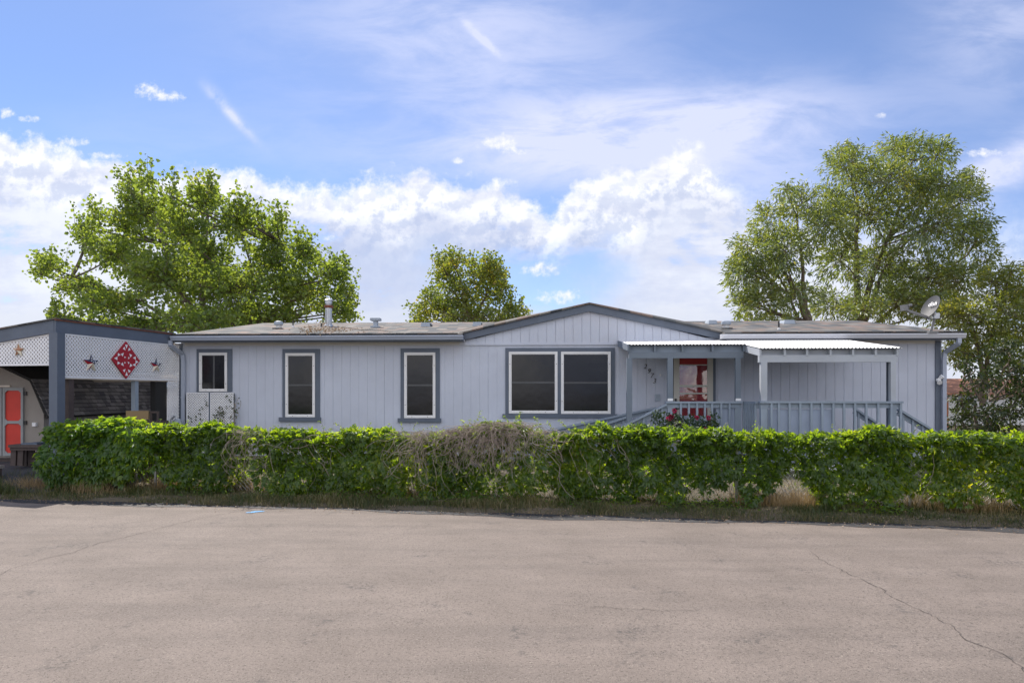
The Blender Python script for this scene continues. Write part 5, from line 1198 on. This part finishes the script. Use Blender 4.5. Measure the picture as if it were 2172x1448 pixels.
# rounded left end: shrink depth towards the end
hedge_leaves('foliage', lb0, lb1, 2700, L_shrub, (.085, .145), (.42, .56), bush, leaflets=2, dead=False, thick=.48)
stems('stem', lb0 + .1, lb1 - .1, 60, bush, mat=M_bark)
hv = [('vine_hedge', hl(322), hl(960), 'green creeper hedge between the leafy shrub and the tangle of dead vines'), ('vine_hedge', hl(1170), hl(2280), 'long green creeper hedge in front of the porch, right of the dead vines')]
for nm, l0, l1, lab in hv:
    h = thing(nm, edge((l0 + l1) / 2, HE, .05), lab, 'hedge', 'creeper hedges on the wire fence')
    hedge_leaves('foliage', l0, l1, 1750, L_creeper, (.062, .118), (.40, .54), h)
    stems('stem', l0, l1, int((l1 - l0) * 14), h, (.003, .006))
    # upright shoots
    P, A = [], []
    for _ in range(int((l1 - l0) * 5)):
        l = random.uniform(l0, l1); p = edge(l, HE + random.uniform(-.2, .25), float(htop(l)) - .05); pts = [p.copy()]; v = Vector((random.gauss(0, .4), 0, 1)).normalized()
        for i in range(random.randint(3, 7)):
            v = (v + Vector((random.gauss(0, .3), random.gauss(0, .2), -.06 * i))).normalized(); p = p + v * .045; pts.append(p.copy())
            if random.random() < .8: P += [p.copy()] * 2; A += [Vector((random.gauss(0, 1), random.gauss(0, 1), random.gauss(0, .6))) for _ in range(2)]
        m_ = MB(); m_.tube(pts, .0028, 3, cap=False); m_.build('shoot', M_stem, h)
    P = np.array(P); n = len(P); leaf_mesh('shoot_leaves', P, np.array(A), rdir(n) + np.array([0, 0, .6]), rng.uniform(.025, .05, n), rng.uniform(.014, .024, n), L_creeper, h)
l0, l1 = hl(925), hl(1205)
dt = thing('dead_vine_tangle', edge((l0 + l1) / 2, HE, .05), 'mound of bare grey brown dead vines in the middle of the hedge', 'dead vines')
m_ = MB()
def hang(l, n, spread=.35, top_only=False):
    for _ in range(n):
        ll = l + random.gauss(0, spread); t = float(htop(min(max(ll, pl[0]), pl[-1]))); e = HE + random.uniform(-.25, .15); p = edge(ll, e, t + random.uniform(-.12, .03)); v = Vector((random.gauss(0, 1), -random.random() * .7, random.gauss(.1, .35))).normalized(); pts = [p.copy()]
        for i in range(random.randint(6, 17) if not top_only else random.randint(4, 9)):
            v = (v + Vector((random.gauss(0, .42), random.gauss(0, .30), -.16 + random.gauss(0, .36)))).normalized(); p = p + v * .085
            ee = (p.to_2d() - EA).dot(EN)
            if ee < HE - .5: v += Vector((EN.x, EN.y, 0)) * .8
            if ee > HE + .3: v -= Vector((EN.x, EN.y, 0)) * .8
            if p.z < .06 or p.z > t + .05: v.z = -v.z * .3; p.z = max(.06, min(p.z, t + .05))
            pts.append(p.copy())
        r0 = random.uniform(.0016, .0042) if top_only else random.uniform(.002, .0055); m_.tube(pts, [r0 * (1 - .5 * i / len(pts)) for i in range(len(pts))], 4, cap=False)
for _ in range(46): hang(random.gauss(hl(1050), .5), 6, .25)
for _ in range(40): hang(random.gauss(hl(1055), .42), 16, .2, True)
for _ in range(14): hang(random.gauss(hl(930), .3), 10, .2, True)
for px, k in ((540, 34), (550, 24), (690, 12), (665, 8), (885, 34), (915, 40), (1220, 12)): hang(hl(px), k, .13)
m_.build('stems', M_stem, dt)
hedge_leaves('foliage', l0, l1, 1600, L_creeper, (.06, .11), (.42, .55), dt)
P = []; A = []; m_ = MB()
for px in (985, 1000, 1012, 1040, 1090, 1096, 1102, 1110, 1130, 1150, 1185, 1210, 1216, 1222):
    l = hl(px); p = edge(l, HE - .1, float(htop(l)) - .06); pts = [p.copy()]; v = Vector((random.gauss(0, .3), 0, 1)).normalized()
    for i in range(random.randint(4, 8)):
        v = (v + Vector((random.gauss(0, .3), 0, 0))).normalized(); p = p + v * .045; pts.append(p.copy()); P += [p.copy()] * 3; A += [Vector((random.gauss(0, 1), random.gauss(0, 1), random.gauss(0, .6))) for _ in range(3)]
    m_ = MB(); m_.tube(pts, .003, 3, cap=False); m_.build('shoot', M_stem, dt)
P = np.array(P); n = len(P); leaf_mesh('shoot_leaves', P, np.array(A), rdir(n) + np.array([0, 0, .6]), rng.uniform(.03, .06, n), rng.uniform(.016, .028, n), L_creeper, dt)

# ------------------------------------------------------------------ grass
def blades(name, l, e, hgt, wid, lean, mat, label, cat='grass'):
    n = len(l); z = np.array([gh(x) for x in e]) - .01; b = E3(l, e, z); a = rng.uniform(0, 6.283, n); s = np.stack([np.cos(a), np.sin(a), 0 * a], -1); t = rng.uniform(0, 6.283, n); ln = np.stack([np.cos(t), np.sin(t), 0 * t], -1) * (lean * rng.random(n))[:, None]
    h = hgt[:, None]; w = wid[:, None]; up = np.array([0, 0, 1.0])
    m1 = b + up * h * .55 + ln * h * .35; tp = b + up * h * (1 - .25 * lean) + ln * h * 1.05
    v = np.stack([b - s * w, b + s * w, m1 + s * w * .7, m1 - s * w * .7, tp], 1).reshape(-1, 3); f = np.array([(0, 1, 2), (0, 2, 3), (3, 2, 4)])
    return tag(raw_mesh(name, v, (np.arange(n)[:, None, None] * 5 + f[None]).reshape(-1), n * 3, mat), label, cat, kind='stuff')
n = 75000; l = rng.uniform(-10.5, 9, n); e = rng.beta(1.3, 1.5, n) * 1.35 + .02
d = .5 + .5 * noise2(l * 1.7, e * 3, 33); k = rng.random(n) < .25 + .75 * d; l, e, d = l[k], e[k], d[k]
left = np.clip((-l - 7.2) / 1.5, 0, 1)
blades('verge_grass', l, e, rng.uniform(.03, .12, len(l)) * (.65 + 1.4 * d ** 2) * (1 + 1.3 * left), rng.uniform(.0022, .0045, len(l)), .8, L_grass, 'ragged half dry grass along the road edge under the hedge')
P = []
for px, e0, n, sp in ((350, 1.2, 420, .22), (330, .95, 240, .18), (395, 1.25, 200, .15), (545, 1.2, 300, .2), (500, 1.3, 200, .2), (690, 1.3, 160, .2), (1600, 1.05, 420, .2), (1660, .98, 700, .26), (1720, 1.0, 420, .2), (1560, 1.1, 120, .15), (1380, 1.1, 120, .2), (1960, 1.05, 360, .2), (2040, .95, 420, .28), (2100, .9, 220, .2), (800, 1.1, 160, .3), (900, 1.0, 260, .3), (960, 1.0, 200, .25), (180, .55, 260, .3), (100, .75, 420, .22), (70, .8, 300, .25), (40, .7, 200, .25)):
    c = edge_l(px, e0); P += [(c + random.gauss(0, sp), e0 + random.gauss(0, .10), random.uniform(.12, .34)) for _ in range(n)]
P = np.array(P); blades('dry_grass', P[:, 0], P[:, 1], P[:, 2], rng.uniform(.0016, .003, len(P)), .75, L_straw, 'tufts of tall straw coloured grass in the hedge gaps')
n = 26000; l = rng.uniform(-9, 14, n); e = 1.55 + rng.beta(1, 1.6, n) * 3.4
keep = (noise2(l * .9, e * .9, 55) > -.25) | (l > 6); l, e = l[keep], e[keep]
blades('lawn_grass', l, e, rng.uniform(.04, .12, len(l)), rng.uniform(.002, .004, len(l)), .7, leaf_mat('lawn_blade', [(0, (.07, .12, .02)), (.6, (.14, .19, .035)), (1, (.30, .25, .11))], .45, (1.5, 1.5, .5), gloss=.03), 'patchy lawn between the hedge and the house')
n = 3600; l = rng.uniform(-9.5, 9, n); e = rng.normal(.12, .22, n); z = np.where(e > .02, np.array([gh(x) for x in e]) + .01, .008); P = E3(l, e, z)
tag(leaf_mesh('leaf_litter', P, rdir(n) * np.array([1, 1, .25]), rdir(n) * .5 + np.array([0, 0, 1]), rng.uniform(.012, .05, n), rng.uniform(.008, .022, n), L_debris), 'dry leaves and bits littered along the road edge', 'leaf litter', kind='stuff')
# low weeds at the foot of the hedge
P, A = [], []
for px in (700, 720, 760, 790, 860, 980, 1010, 1000, 1060, 1200, 1300, 1420, 1500, 1560, 1800, 1850, 1880, 580, 610, 420):
    c = edge_l(px, .62); 
    for _ in range(90): P.append(edge(c + random.gauss(0, .16), .68 + random.gauss(0, .10), .02 + abs(random.gauss(0, .09)))); A.append((random.gauss(0, 1), random.gauss(-.3, 1), random.gauss(.2, .5)))
P = np.array(P); n = len(P); tag(leaf_mesh('weeds', P, np.array(A), rdir(n) * .5 + np.array([0, -.2, 1]), rng.uniform(.05, .10, n), rng.uniform(.02, .04, n), L_shrub), 'low green weeds at the foot of the hedge', 'weeds', kind='stuff')
